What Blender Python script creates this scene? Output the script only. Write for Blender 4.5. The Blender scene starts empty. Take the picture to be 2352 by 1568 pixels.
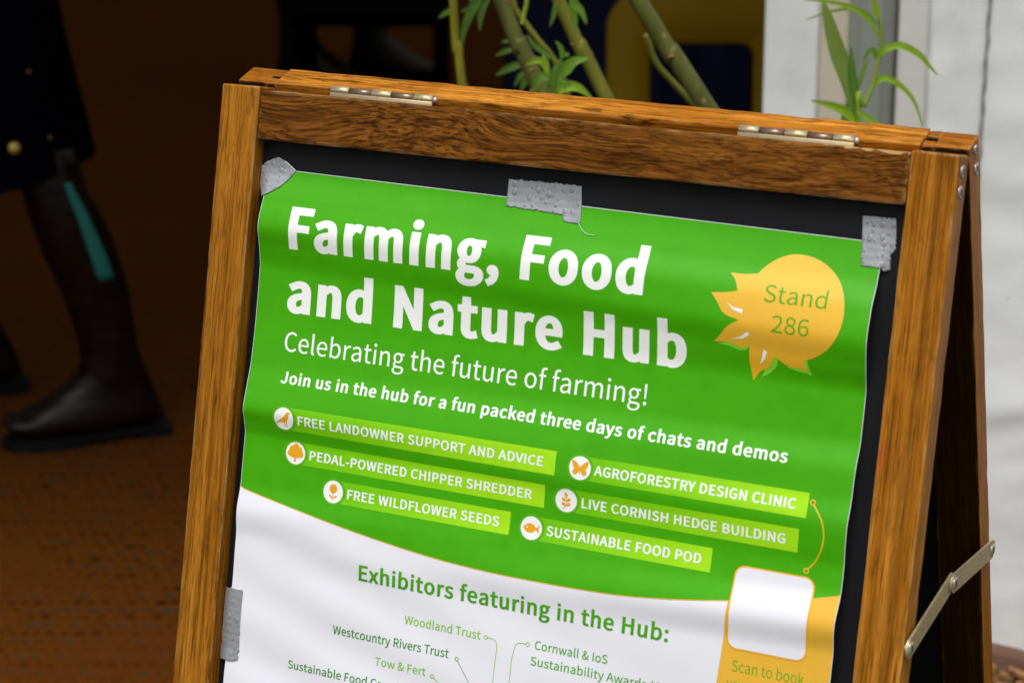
import bpy, bmesh, math, random
from math import sin, cos, pi, radians, sqrt, atan2
from mathutils import Vector, Matrix, noise
from mathutils.geometry import delaunay_2d_cdt
random.seed(7)
SC = bpy.context.scene
COL = SC.collection

# ------------------------------------------------------------------ camera
CAMZ, PITCH, FPX = 1.32, 0.29152, 5496.8 / 2352.0
cam = bpy.data.cameras.new('camera'); camo = bpy.data.objects.new('camera', cam); COL.objects.link(camo)
camo.location = (0, 0, CAMZ); camo.rotation_euler = (pi / 2 - PITCH, 0, 0)
cam.sensor_width = 36.0; cam.sensor_fit = 'HORIZONTAL'; cam.lens = FPX * 36.0
cam.clip_start = 0.05; cam.clip_end = 900
cam.dof.use_dof = True; cam.dof.focus_distance = 1.60; cam.dof.aperture_fstop = 11
SC.camera = camo

# ------------------------------------------------------------------ light: bright overcast
SUN_EL, SUN_AZ = radians(64), radians(194)          # azimuth measured from +Y towards +X
w = bpy.data.worlds.new('World'); SC.world = w; w.use_nodes = True
nt = w.node_tree; nt.nodes.clear()
wo = nt.nodes.new('ShaderNodeOutputWorld'); bg = nt.nodes.new('ShaderNodeBackground')
sky = nt.nodes.new('ShaderNodeTexSky'); sky.sky_type = 'NISHITA'; sky.sun_disc = False
sky.sun_elevation = SUN_EL; sky.sun_rotation = SUN_AZ; sky.air_density = 1.0; sky.dust_density = 6.0; sky.ozone_density = 1.0
hs = nt.nodes.new('ShaderNodeHueSaturation'); hs.inputs['Saturation'].default_value = 0.18
nt.links.new(sky.outputs[0], hs.inputs['Color']); nt.links.new(hs.outputs[0], bg.inputs[0]); nt.links.new(bg.outputs[0], wo.inputs[0])
bg.inputs[1].default_value = 0.085
sl = bpy.data.lights.new('sun', 'SUN'); sl.energy = 1.5; sl.angle = radians(38); sl.color = (1, .97, .93)
so = bpy.data.objects.new('sun', sl); COL.objects.link(so)
sd = Vector((sin(SUN_AZ) * cos(SUN_EL), cos(SUN_AZ) * cos(SUN_EL), sin(SUN_EL)))
so.rotation_euler = sd.to_track_quat('Z', 'Y').to_euler(); so.location = sd * 20
SC.view_settings.view_transform = 'Standard'; SC.view_settings.look = 'None'
SC.view_settings.gamma = 1.0; SC.view_settings.use_curve_mapping = False
SC.view_settings.exposure = 0.44
SC.cycles.max_bounces = 8; SC.cycles.diffuse_bounces = 4; SC.cycles.transmission_bounces = 6

# ------------------------------------------------------------------ helpers
def s2l(r, g, b):
    f = lambda c: c / 12.92 if c <= .04045 else ((c + .055) / 1.055) ** 2.4
    return (f(r / 255), f(g / 255), f(b / 255), 1)

class NT:
    def __init__(s, name):
        s.m = bpy.data.materials.new(name); s.m.use_nodes = True; s.t = s.m.node_tree
        s.b = s.t.nodes['Principled BSDF']
    def n(s, typ, **kw):
        x = s.t.nodes.new(typ)
        for k, v in kw.items(): setattr(x, k, v)
        return x
    def L(s, a, b): s.t.links.new(a, b)
    def coord(s, out='Object'): return s.n('ShaderNodeTexCoord').outputs[out]
    def mapping(s, vec, scale=(1, 1, 1), loc=(0, 0, 0), rot=(0, 0, 0)):
        m = s.n('ShaderNodeMapping'); s.L(vec, m.inputs[0])
        m.inputs['Scale'].default_value = scale; m.inputs['Location'].default_value = loc; m.inputs['Rotation'].default_value = rot
        return m.outputs[0]
    def noise(s, vec, scale=5, detail=4, rough=.55, dist=0):
        x = s.n('ShaderNodeTexNoise'); s.L(vec, x.inputs['Vector'])
        x.inputs['Scale'].default_value = scale; x.inputs['Detail'].default_value = detail
        x.inputs['Roughness'].default_value = rough; x.inputs['Distortion'].default_value = dist
        return x.outputs['Fac']
    def noisec(s, vec, scale=5, detail=3):
        x = s.n('ShaderNodeTexNoise'); s.L(vec, x.inputs['Vector'])
        x.inputs['Scale'].default_value = scale; x.inputs['Detail'].default_value = detail
        return x.outputs['Color']
    def math(s, op, a, b=None, c=None, clamp=False):
        x = s.n('ShaderNodeMath', operation=op, use_clamp=clamp)
        for i, v in enumerate((a, b, c)):
            if v is None: continue
            if isinstance(v, (int, float)): x.inputs[i].default_value = v
            else: s.L(v, x.inputs[i])
        return x.outputs[0]
    def ramp(s, fac, stops, interp='LINEAR'):
        x = s.n('ShaderNodeValToRGB'); s.L(fac, x.inputs[0]); e = x.color_ramp.elements
        x.color_ramp.interpolation = interp
        while len(e) < len(stops): e.new(.5)
        for i, (p, c) in enumerate(stops):
            e[i].position = p; e[i].color = c if not isinstance(c, (int, float)) else (c, c, c, 1)
        return x.outputs[0]
    def mix(s, fac, a, b, mode='MIX'):
        x = s.n('ShaderNodeMix', data_type='RGBA', blend_type=mode)
        for sock, v in ((x.inputs[0], fac), (x.inputs[6], a), (x.inputs[7], b)):
            if isinstance(v, (int, float)): sock.default_value = v
            elif isinstance(v, tuple): sock.default_value = v
            else: s.L(v, sock)
        return x.outputs[2]
    def vadd(s, a, b, op='ADD'):
        x = s.n('ShaderNodeVectorMath', operation=op)
        for i, v in enumerate((a, b)):
            if isinstance(v, tuple): x.inputs[i].default_value = v
            else: s.L(v, x.inputs[i])
        return x.outputs[0]
    def sep(s, vec):
        x = s.n('ShaderNodeSeparateXYZ'); s.L(vec, x.inputs[0]); return x.outputs
    def comb(s, *v):
        x = s.n('ShaderNodeCombineXYZ')
        for i, a in enumerate(v):
            if isinstance(a, (int, float)): x.inputs[i].default_value = a
            else: s.L(a, x.inputs[i])
        return x.outputs[0]
    def bump(s, h, strength=.3, dist=.001):
        x = s.n('ShaderNodeBump'); x.inputs['Strength'].default_value = strength; x.inputs['Distance'].default_value = dist
        s.L(h, x.inputs['Height']); s.L(x.outputs[0], s.b.inputs['Normal'])
    def col(s, c):
        if isinstance(c, tuple): s.b.inputs['Base Color'].default_value = c
        else: s.L(c, s.b.inputs['Base Color'])
    def rough(s, r):
        if isinstance(r, (int, float)): s.b.inputs['Roughness'].default_value = r
        else: s.L(r, s.b.inputs['Roughness'])

def simple(name, c, rough=.6, var=.25, scale=40, spec=.5, metal=0, bump=0, bscale=200):
    t = NT(name); v = t.coord()
    n = t.noise(v, scale, 4)
    d = tuple(x * (1 - var) for x in c[:3]) + (1,); e = tuple(min(1, x * (1 + var)) for x in c[:3]) + (1,)
    t.col(t.ramp(n, [(.3, d), (.7, e)])); t.rough(rough); t.b.inputs['Specular IOR Level'].default_value = spec
    t.b.inputs['Metallic'].default_value = metal
    if bump: t.bump(t.noise(v, bscale, 4), bump, .001)
    return t.m

def link(name, bm, mat, parent=None, smooth=False):
    me = bpy.data.meshes.new(name); bm.normal_update(); bm.to_mesh(me); bm.free()
    o = bpy.data.objects.new(name, me); COL.objects.link(o)
    for m in (mat if isinstance(mat, (list, tuple)) else [mat]): me.materials.append(m)
    if smooth:
        for p in me.polygons: p.use_smooth = True
    if parent is not None: o.parent = parent
    return o
def empty(name, loc=(0, 0, 0)):
    o = bpy.data.objects.new(name, None); COL.objects.link(o); o.location = loc; o.empty_display_size = .1; return o
def tag(o, label=None, cat=None, group=None, kind=None):
    if label: o['label'] = label
    if cat: o['category'] = cat
    if group: o['group'] = group
    if kind: o['kind'] = kind
    return o
def box(bm, x0, x1, y0, y1, z0, z1, bev=0, seg=2, jit=0):
    vs = [bm.verts.new((x, y, z)) for x in (x0, x1) for y in (y0, y1) for z in (z0, z1)]
    fs = [bm.faces.new([vs[i] for i in q]) for q in ((0, 1, 3, 2), (4, 6, 7, 5), (0, 4, 5, 1), (2, 3, 7, 6), (0, 2, 6, 4), (1, 5, 7, 3))]
    if bev:
        es = list({e for f in fs for e in f.edges})
        bmesh.ops.bevel(bm, geom=es, offset=bev, segments=seg, affect='EDGES', profile=.5)
    return vs
def tube(bm, pts, radii, n=12, cap=True):
    pts = [Vector(p) for p in pts]
    if isinstance(radii, (int, float)): radii = [radii] * len(pts)
    rings = []; up = None
    for i, p in enumerate(pts):
        d = (pts[min(i + 1, len(pts) - 1)] - pts[max(i - 1, 0)]).normalized()
        if up is None: up = d.orthogonal().normalized()
        up = (up - d * up.dot(d)).normalized(); s = d.cross(up)
        rings.append([bm.verts.new(p + (up * cos(2 * pi * k / n) + s * sin(2 * pi * k / n)) * radii[i]) for k in range(n)])
    for a, b in zip(rings, rings[1:]):
        for k in range(n): bm.faces.new((a[k], a[(k + 1) % n], b[(k + 1) % n], b[k]))
    if cap: bm.faces.new(rings[0][::-1]); bm.faces.new(rings[-1])
    return rings
def loft(bm, rings, cap=True):
    R = [[bm.verts.new(p) for p in r] for r in rings]; n = len(R[0])
    for a, b in zip(R, R[1:]):
        for k in range(n): bm.faces.new((a[k], a[(k + 1) % n], b[(k + 1) % n], b[k]))
    if cap: bm.faces.new(R[0][::-1]); bm.faces.new(R[-1])
    return R
def bez(P, n=10):
    """Catmull-Rom through points"""
    P = [Vector(p) for p in P]; out = []
    for i in range(len(P) - 1):
        a, b = P[i], P[i + 1]; p0 = P[i - 1] if i else a * 2 - b; p3 = P[i + 2] if i + 2 < len(P) else b * 2 - a
        for k in range(n):
            t = k / n
            out.append(.5 * ((2 * a) + (b - p0) * t + (2 * p0 - 5 * a + 4 * b - p3) * t * t + (3 * a - p0 - 3 * b + p3) * t ** 3))
    out.append(P[-1]); return out
def at(px, py, Y):
    """the point at distance Y behind the camera's foot that lies in the direction of a place in the photograph (2352 px wide)"""
    a = (px - 1176) / 5496.8; k = (784 - py) / 5496.8
    d = Vector((a, cos(PITCH) + k * sin(PITCH), -sin(PITCH) + k * cos(PITCH)))
    return Vector((0, 0, CAMZ)) + d * (Y / d.y)
def atz(px, py, z):
    a = (px - 1176) / 5496.8; k = (784 - py) / 5496.8
    d = Vector((a, cos(PITCH) + k * sin(PITCH), -sin(PITCH) + k * cos(PITCH)))
    return Vector((0, 0, CAMZ)) + d * ((z - CAMZ) / d.z)

# ------------------------------------------------------------------ ground, matting floor
t = NT('trodden_grass'); v = t.coord()
n1 = t.noise(v, 3, 6); n2 = t.noise(v, 60, 5)
t.col(t.mix(t.ramp(n1, [(.4, 0.0), (.62, 1.0)]), t.ramp(n2, [(.3, (.035, .055, .012, 1)), (.7, (.07, .10, .025, 1))]), t.ramp(n2, [(.3, (.05, .035, .02, 1)), (.7, (.11, .085, .055, 1))])))
t.rough(.9); t.bump(n2, .6, .02); M_ground = t.m
bm = bmesh.new()
vs = [bm.verts.new(p) for p in ((-400, -400, 0), (400, -400, 0), (400, 400, 0), (-400, 400, 0))]; bm.faces.new(vs)
tag(link('ground', bm, M_ground), 'trodden grass ground outside the marquee', 'ground', kind='structure')

def make_matting():
    t = NT('coir_matting'); v = t.coord()
    wob = t.noise(v, 9, 2); wob2 = t.noise(v, 45, 2)
    X, Y, Z = t.sep(v)
    PX, PY = .0190, .0260
    y = t.math('ADD', t.math('DIVIDE', Y, PY), t.math('ADD', t.math('MULTIPLY', wob, 1.1), t.math('MULTIPLY', wob2, .35)))
    row = t.math('FLOOR', y); fy = t.math('SUBTRACT', t.math('FRACT', y), .5)
    par = t.math('MODULO', t.math('ABSOLUTE', row), 2.0)
    x = t.math('ADD', t.math('DIVIDE', X, PX), t.math('ADD', t.math('MULTIPLY', par, .5), t.math('MULTIPLY', t.noise(v, 12, 2), 1.4)))
    cellx = t.math('FLOOR', x); fx = t.math('SUBTRACT', t.math('FRACT', x), .5)
    wn = t.n('ShaderNodeTexWhiteNoise', noise_dimensions='2D'); t.L(t.comb(cellx, row, 0), wn.inputs['Vector'])
    rnd = wn.outputs['Value']
    d = t.math('SQRT', t.math('ADD', t.math('MULTIPLY', t.math('MULTIPLY', fx, fx), 1.0), t.math('MULTIPLY', t.math('MULTIPLY', fy, fy), 3.0)))
    rad = t.math('ADD', .24, t.math('MULTIPLY', rnd, .26))
    dot = t.math('MULTIPLY', t.math('SUBTRACT', rad, d), 6.0, clamp=True)
    patch = t.ramp(t.noise(v, 5, 3), [(.32, 0.3), (.58, 1.0)])
    dot = t.math('MULTIPLY', dot, patch)
    base = t.ramp(t.noise(t.mapping(v, (40, 260, 1)), 1, 5, .7), [(.25, (.050, .0145, .0018, 1)), (.5, (.120, .038, .0042, 1)), (.75, (.19, .070, .0085, 1))])
    base = t.mix(t.ramp(t.noise(v, 1.4, 4), [(.3, 0.0), (.75, .55)]), base, (.095, .026, .005, 1))
    fl = t.mix(t.math('GREATER_THAN', par, .5), t.ramp(rnd, [(0, (.010, .020, .014, 1)), (1, (.028, .050, .036, 1))]), t.ramp(rnd, [(0, (.085, .010, .003, 1)), (1, (.016, .006, .003, 1))]))
    t.col(t.mix(t.math('MULTIPLY', dot, .95), base, fl)); t.rough(.95); t.b.inputs['Specular IOR Level'].default_value = .03
    t.bump(t.math('ADD', t.math('MULTIPLY', dot, -.6), t.noise(t.mapping(v, (60, 300, 1)), 1, 4)), .8, .006)
    return t.m
bm = bmesh.new(); N = 40
box(bm, -4.4, 4.4, 2.45, 10.8, .004, .014)
tag(link('matting_floor', bm, make_matting()), 'rust brown coir matting floor woven with green and red flecks', 'floor', kind='structure')

# ------------------------------------------------------------------ marquee
def make_pvc():
    t = NT('white_pvc'); v = t.coord()
    n = t.noise(v, 6, 5); dirt = t.noise(t.mapping(v, (3, 3, 1.2)), 2.2, 6, .65)
    c = t.ramp(n, [(.3, (.74, .765, .77, 1)), (.7, (.81, .83, .83, 1))])
    c = t.mix(t.ramp(dirt, [(.55, 0.0), (.85, .55)]), c, (.48, .47, .44, 1))
    t.col(c); t.rough(t.ramp(t.noise(v, 30, 3), [(.3, .22), (.7, .45)]))
    drops = t.n('ShaderNodeTexVoronoi'); t.L(v, drops.inputs['Vector']); drops.inputs['Scale'].default_value = 130
    dr = t.ramp(drops.outputs['Distance'], [(.0, 1.0), (.22, 0.0)])
    dr = t.math('MULTIPLY', dr, t.ramp(t.noise(v, 25, 2), [(.55, 0.0), (.62, 1.0)]))
    t.bump(t.math('ADD', t.math('MULTIPLY', t.noise(v, 9, 4), .6), dr), .5, .004)
    return t.m
M_pvc = make_pvc()
M_dim_lining = simple('dimming_lining', (.16, .15, .14, 1), .95, .2, 6, .1)  # invented dark lining, keeps the marquee interior dim
def make_webbing(name, a, b):
    t = NT(name); v = t.coord()
    wv = t.n('ShaderNodeTexWave', wave_type='BANDS', bands_direction='DIAGONAL'); t.L(v, wv.inputs['Vector']); wv.inputs['Scale'].default_value = 95; wv.inputs['Distortion'].default_value = 1.2
    n = t.noise(v, 14, 4)
    t.col(t.mix(t.math('MULTIPLY', wv.outputs['Fac'], .35), t.ramp(n, [(.3, a), (.7, b)]), tuple(x * .78 for x in a[:3]) + (1,)))
    t.rough(.7); t.bump(wv.outputs['Fac'], .35, .001); return t.m
M_web_beige = make_webbing('beige_hem', (.55, .50, .38, 1), (.65, .60, .48, 1))
M_web_white = make_webbing('white_webbing', (.62, .61, .57, 1), (.73, .72, .69, 1))
def make_alu():
    t = NT('weathered_aluminium'); v = t.coord()
    n = t.noise(t.mapping(v, (90, 90, 2)), 1, 5)
    n2 = t.noise(v, 18, 5)
    c = t.ramp(n, [(.3, (.33, .36, .32, 1)), (.7, (.43, .46, .42, 1))])
    c = t.mix(t.ramp(n2, [(.62, 0.0), (.75, .5)]), c, (.16, .15, .12, 1))
    t.col(c); t.b.inputs['Metallic'].default_value = .55; t.rough(.5); return t.m
M_alu = make_alu()
WY = 2.9
tent = tag(empty('marquee', (.45, WY, 0)), 'white marquee with open dark interior and grey aluminium upright by its entrance', 'tent')
TL = Vector(tent.location)
def sheet(name, x0, x1, y, z0, z1, mat, th, amp, nx, nz, seed):
    """a hanging sheet with soft creases and real thickness"""
    bm = bmesh.new(); g = {}
    for i in range(nx + 1):
        for k in range(nz + 1):
            x = x0 + (x1 - x0) * i / nx; z = z0 + (z1 - z0) * k / nz
            d = amp * (noise.noise((x * 5 + seed, z * 9, seed)) + .5 * noise.noise((x * 14 + seed, z * 26, 3)))
            cr = 0
            for (cx, cz, rx, rz, a) in CREASES: cr += a * math.exp(-((x - cx) / rx) ** 2 - ((z - cz - (x - cx) * .25) / rz) ** 2)
            g[i, k] = Vector((x, y - d - cr, z)) - TL
    for side in (0, 1):
        off = Vector((0, th * side, 0)); V = {k: bm.verts.new(p + off) for k, p in g.items()}
        for i in range(nx):
            for k in range(nz):
                f = [V[i, k], V[i + 1, k], V[i + 1, k + 1], V[i, k + 1]]; bm.faces.new(f if not side else f[::-1])
        if side == 0: V0 = V
    edge = [(i, 0) for i in range(nx)] + [(nx, k) for k in range(nz)] + [(i, nz) for i in range(nx, 0, -1)] + [(0, k) for k in range(nz, 0, -1)]
    for a, b in zip(edge, edge[1:] + edge[:1]): bm.faces.new((V0[b], V0[a], V[a], V[b]))
    return link(name, bm, mat, tent, True)
random.seed(11)
CREASES = [(.60 + random.uniform(-.02, .25), random.uniform(.25, .74), random.uniform(.03, .08), random.uniform(.010, .024), random.uniform(-.002, .003)) for _ in range(26)]
# narrow flap left of the upright, main wall right of it
sheet('wall_panel', .308, .374, WY, .02, 2.3, M_pvc, .003, .003, 10, 120, 1)
sheet('wall_hem', .3742, .411, WY + .004, .02, 2.3, M_web_beige, .004, .002, 6, 80, 4)
sheet('wall_hem', .469, .506, WY - .012, .02, 2.3, M_web_white, .004, .0015, 6, 80, 9)
sheet('wall_panel', .5062, 4.4, WY - .008, .02, 2.3, M_pvc, .003, .004, 330, 200, 2)
bm = bmesh.new(); box(bm, .409, .471, WY + .01, WY + .12, 0, 2.6, .004)
box(bm, .4235, .4265, WY + .006, WY + .011, 0.02, 2.58); box(bm, .455, .457, WY + .006, WY + .011, 0.02, 2.58)
for v_ in bm.verts: v_.co -= TL
link('upright_pole', bm, M_alu, tent)
# stitched lacing rope down the wall
M_rope = make_webbing('laced_rope', (.10, .095, .08, 1), (.30, .28, .24, 1))
bm = bmesh.new(); pts = []
for k in range(161):
    z = .05 + k * 2.2 / 160; pts.append(Vector((.577 + .0008 * sin(k * 1.9) - (0.84 - z) * .012, WY - .013 - .0025 * (k % 2), z)) - TL)
tube(bm, pts, [.0012 + .0011 * (k % 2) for k in range(161)], 6)
link('lacing_rope', bm, M_rope, tent, True)
# shell: roof, back, sides, header (white outside, dark inner faces added to dim the interior)
def shell(name, x0, x1, y0, y1, z0, z1, inn):
    bm = bmesh.new(); box(bm, x0, x1, y0, y1, z0, z1)
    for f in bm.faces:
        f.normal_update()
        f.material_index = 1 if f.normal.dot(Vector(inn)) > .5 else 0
    for v_ in bm.verts: v_.co -= TL
    return link(name, bm, [M_pvc, M_dim_lining], tent)
t = NT('roof_pvc'); t.col((.72, .72, .70, 1)); t.rough(.5)
tl_ = t.n('ShaderNodeBsdfTranslucent'); tl_.inputs[0].default_value = (.8, .76, .68, 1); mx_ = t.n('ShaderNodeMixShader'); mx_.inputs[0].default_value = .46
t.L(t.b.outputs[0], mx_.inputs[1]); t.L(tl_.outputs[0], mx_.inputs[2]); t.L(mx_.outputs[0], t.t.nodes['Material Output'].inputs[0]); M_roof = t.m
shell('roof', -4.5, 4.5, 2.905, 10.9, 2.60, 2.66, (0, 0, -1)).data.materials.clear()
for m_ in (M_roof, M_roof): [o for o in tent.children if o.name.startswith('roof')][0].data.materials.append(m_)
shell('added_shade_canopy', -4.44, .30, 2.25, 2.90, 2.42, 2.46, (0, 0, -1))  # unseen canopy, added to shade the matting behind the opening
shell('added_shade_valance', -4.44, .30, 2.20, 2.245, 2.14, 2.46, (0, 1, 0))  # hangs from the added canopy, cuts the sun on the floor
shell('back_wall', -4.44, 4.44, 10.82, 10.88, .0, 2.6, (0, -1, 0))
shell('side_wall', -4.5, -4.44, 2.95, 10.88, .0, 2.6, (1, 0, 0))
shell('side_wall', 4.44, 4.5, 2.95, 10.88, .0, 2.6, (-1, 0, 0))
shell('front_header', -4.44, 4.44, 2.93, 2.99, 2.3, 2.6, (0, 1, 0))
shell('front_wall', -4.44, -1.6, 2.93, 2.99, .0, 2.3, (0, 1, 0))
shell('added_wall_lining', .50, 4.44, 2.93, 2.95, .02, 2.3, (0, 1, 0))  # added opaque backing that darkens the inside of the wall
shell('added_wall_lining', .312, .40, 2.93, 2.94, .02, 2.3, (0, 1, 0))

# ------------------------------------------------------------------ wood
def edge_mask(t, r=.0028):
    bv = t.n('ShaderNodeBevel', samples=6); bv.inputs['Radius'].default_value = r
    g = t.n('ShaderNodeNewGeometry')
    dt = t.n('ShaderNodeVectorMath', operation='DOT_PRODUCT'); t.L(bv.outputs[0], dt.inputs[0]); t.L(g.outputs['Normal'], dt.inputs[1])
    return t.math('MULTIPLY', t.math('SUBTRACT', 1.0, dt.outputs['Value']), 7.0, clamp=True)
def wood(name, axis, dark, mid, light, streak=1.0, figure=0.0, flecks=0.0, wear=.6, seed=0, stain=None, rough=.42, wear_c=(.62, .42, .20, 1), patch=False, split=None, lines=.42):
    """axis: 0 grain along local x, 2 grain along local z"""
    t = NT(name); v = t.coord(); 
    oi = t.n('ShaderNodeObjectInfo'); off = t.math('MULTIPLY', oi.outputs['Random'], 7.0)
    v = t.vadd(v, t.comb(off, off, off)); v = t.vadd(v, (seed * 1.7, seed * .9, seed * 1.3))
    def g(across, along): return (along, across, across) if axis == 0 else (across, across, along)
    warp = v
    if figure:
        w1 = t.vadd(t.noisec(t.mapping(v, g(13, 5)), 1, 2), (.5, .5, .5), 'SUBTRACT')
        sc = t.n('ShaderNodeVectorMath', operation='SCALE'); t.L(w1, sc.inputs[0]); sc.inputs['Scale'].default_value = figure
        warp = t.vadd(v, sc.outputs[0])
    bands = t.noise(t.mapping(warp, g(150, 2.6)), 1, 5, .65)
    fine = t.noise(t.mapping(warp, g(420, 9)), 1, 5, .7)
    pore = t.noise(t.mapping(warp, g(900, 34)), 1, 3, .6)
    big = t.noise(t.mapping(v, g(22, 6)), 1, 4)
    f = t.math('ADD', t.math('MULTIPLY', bands, .55), t.math('MULTIPLY', fine, .45 * streak))
    f = t.math('ADD', f, t.math('MULTIPLY', big, .35)); strip = t.noise(t.mapping(v, g(55, .7)), 1, 2); f = t.math('ADD', f, t.math('MULTIPLY', t.math('SUBTRACT', strip, .5), .28))
    c = t.ramp(f, [(.42, dark), (.62, mid), (.86, light)])
    c = t.mix(t.math('MULTIPLY', t.ramp(pore, [(.32, 1.0), (.48, 0.0)]), .62), c, tuple(x * .22 for x in dark[:3]) + (1,))
    ln = t.noise(t.mapping(warp, g(620, 15)), 1, 2, .5); lm = t.noise(t.mapping(v, g(30, 10)), 1, 3)
    c = t.mix(t.math('MULTIPLY', t.math('MULTIPLY', t.ramp(ln, [(.50, 0.0), (.58, 1.0)]), t.ramp(lm, [(.35, .35), (.6, 1.0)])), lines), c, tuple(x * .45 for x in dark[:3]) + (1,))
    blot = t.noise(t.mapping(v, g(120, 30)), 1, 5, .7)
    c = t.mix(t.math('MULTIPLY', t.ramp(blot, [(.57, 0.0), (.70, 1.0)]), .46), c, tuple(x * .5 for x in dark[:3]) + (1,))
    if figure:
        wv = t.n('ShaderNodeTexWave', wave_type='RINGS', rings_direction='SPHERICAL'); t.L(t.mapping(warp, g(1.6, 1.0), loc=(.05, .02, .03)), wv.inputs['Vector'])
        wv.inputs['Scale'].default_value = 14; wv.inputs['Distortion'].default_value = 5; wv.inputs['Detail'].default_value = 3; wv.inputs['Detail Scale'].default_value = 2
        c = t.mix(t.math('MULTIPLY', t.ramp(wv.outputs['Fac'], [(.0, 1.0), (.05, 0.0)]), .3), c, tuple(x * .35 for x in dark[:3]) + (1,))
    if flecks:
        fk = t.noise(t.mapping(warp, g(430, 50)), 1, 3, .6); fkm = t.noise(t.mapping(v, g(40, 14)), 1, 3)
        fm = t.math('MULTIPLY', t.ramp(fk, [(.52, 0.0), (.60, 1.0)]), t.ramp(fkm, [(.38, 0.15), (.62, 1.0)]))
        c = t.mix(t.math('MULTIPLY', fm, flecks), c, tuple(x * .25 for x in dark[:3]) + (1,))
    if wear:
        em = edge_mask(t); wn = t.noise(t.mapping(v, g(160, 40)), 1, 4, .65)
        c = t.mix(t.math('MULTIPLY', em, t.ramp(wn, [(.46, 0.0), (.62, wear)])), c, wear_c)
    if split:
        X_ = t.sep(t.coord())[0]
        sm = t.math('SUBTRACT', X_, t.math('ADD', split, t.math('MULTIPLY', t.math('SUBTRACT', t.noise(t.mapping(t.coord(), (1, 1, 3)), 1, 3), .5), .008)))
        sm = t.ramp(t.math('MULTIPLY', sm, 60.0, clamp=True), [(.0, 0.0), (.12, .62), (.38, .50), (.52, .05)])
        c = t.mix(t.math('MULTIPLY', sm, t.ramp(blot, [(.3, 1.0), (.7, .45)])), c, tuple(x * .62 for x in dark[:3]) + (1,))
    if patch:
        X_, Y_, Z_ = t.sep(t.coord())
        pm = t.math('MULTIPLY', t.math('SUBTRACT', Z_, -.0085), 150.0, clamp=True)
        pm = t.math('MULTIPLY', pm, t.math('MULTIPLY', t.math('SUBTRACT', X_, .355), 12.0, clamp=True))
        pn = t.noise(t.mapping(t.coord(), (95, 100, 210)), 1, 4, .62)
        c = t.mix(t.math('MULTIPLY', t.math('GREATER_THAN', t.math('MULTIPLY', pm, pn), .455), .85), c, (.50, .29, .10, 1))
    if stain:
        (sx, sy, sz), sr, scol = stain
        dd = t.n('ShaderNodeVectorMath', operation='DISTANCE'); t.L(t.mapping(t.coord(), (2.2, 1, 1)), dd.inputs[0]); dd.inputs[1].default_value = (sx * 2.2, sy, sz)
        c = t.mix(t.math('MULTIPLY', t.ramp(t.math('DIVIDE', dd.outputs['Value'], sr), [(.2, 1.0), (1.0, 0.0)]), .4), c, scol)
    t.col(c); t.rough(t.ramp(fine, [(.3, rough + .12), (.7, rough - .06)]))
    t.b.inputs['Specular IOR Level'].default_value = .07
    t.bump(t.math('ADD', t.math('MULTIPLY', fine, .6), t.math('MULTIPLY', pore, .6)), .35, .0006)
    return t.m
HD, HM, HL = (.080, .0245, .0016, 1), (.265, .092, .0052, 1), (.47, .195, .020, 1)
M_stile = wood('honey_wood', 2, HD, HM, HL, 1.0, 0, .15, .75)
M_stile_red = wood('honey_wood_marked', 2, (.115, .034, .0022, 1), (.345, .122, .0075, 1), (.58, .255, .034, 1), 1.0, 0, .15, .9, 3, split=.4862, stain=((.4725, .0, -.180), .013, (.45, .05, .025, 1)))
M_rail = wood('dark_figured_wood', 0, (.026, .0080, .0012, 1), (.112, .036, .0036, 1), (.27, .098, .0125, 1), 1.25, .075, .42, .9, 5, rough=.36, patch=True, lines=.68)
M_rear = wood('orange_flecked_wood', 0, (.11, .033, .003, 1), (.40, .132, .009, 1), (.68, .285, .034, 1), 1.0, 0, .8, .6, 8, rough=.34)
M_rear_stile = wood('brown_wood', 2, (.14, .040, .002, 1), (.35, .112, .006, 1), (.48, .185, .015, 1), 1.0, 0, .2, .5, 11)
t = NT('chalkboard'); v = t.coord()
t.col(t.mix(t.ramp(t.noise(v, 900, 2), [(.70, 0.0), (.78, .5)]), t.ramp(t.noise(v, 12, 5), [(.3, (.005, .0055, .007, 1)), (.7, (.0085, .009, .011, 1))]), (.05, .05, .055, 1)))
t.rough(t.ramp(t.noise(v, 35, 4), [(.3, .42), (.7, .6)])); t.b.inputs['Specular IOR Level'].default_value = .18
t.bump(t.noise(v, 500, 3), .08, .0005); M_board = t.m
def make_zinc(name, a, b, rough=.32):
    t = NT(name); v = t.coord()
    n = t.noise(v, 120, 4, .6); n2 = t.noise(v, 700, 3)
    c = t.ramp(n, [(.25, a), (.45, b), (.55, tuple(x * y for x, y in zip(b, (.92, .82, .95, 1)))), (.75, tuple(x * y for x, y in zip(b, (.75, .85, .95, 1))))])
    c = t.mix(t.ramp(n2, [(.66, 0.0), (.70, .85)]), c, (.10, .085, .055, 1))
    t.col(c); t.b.inputs['Metallic'].default_value = .6; t.rough(rough); t.bump(n2, .15, .0003); return t.m
M_zinc = make_zinc('yellow_zinc', (.42, .36, .15, 1), (.56, .49, .27, 1), .45)
M_pin = make_zinc('bronze_pin', (.15, .10, .06, 1), (.26, .19, .12, 1), .3)
M_steel = make_zinc('steel_screw', (.40, .39, .34, 1), (.55, .53, .47, 1), .3)

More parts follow.
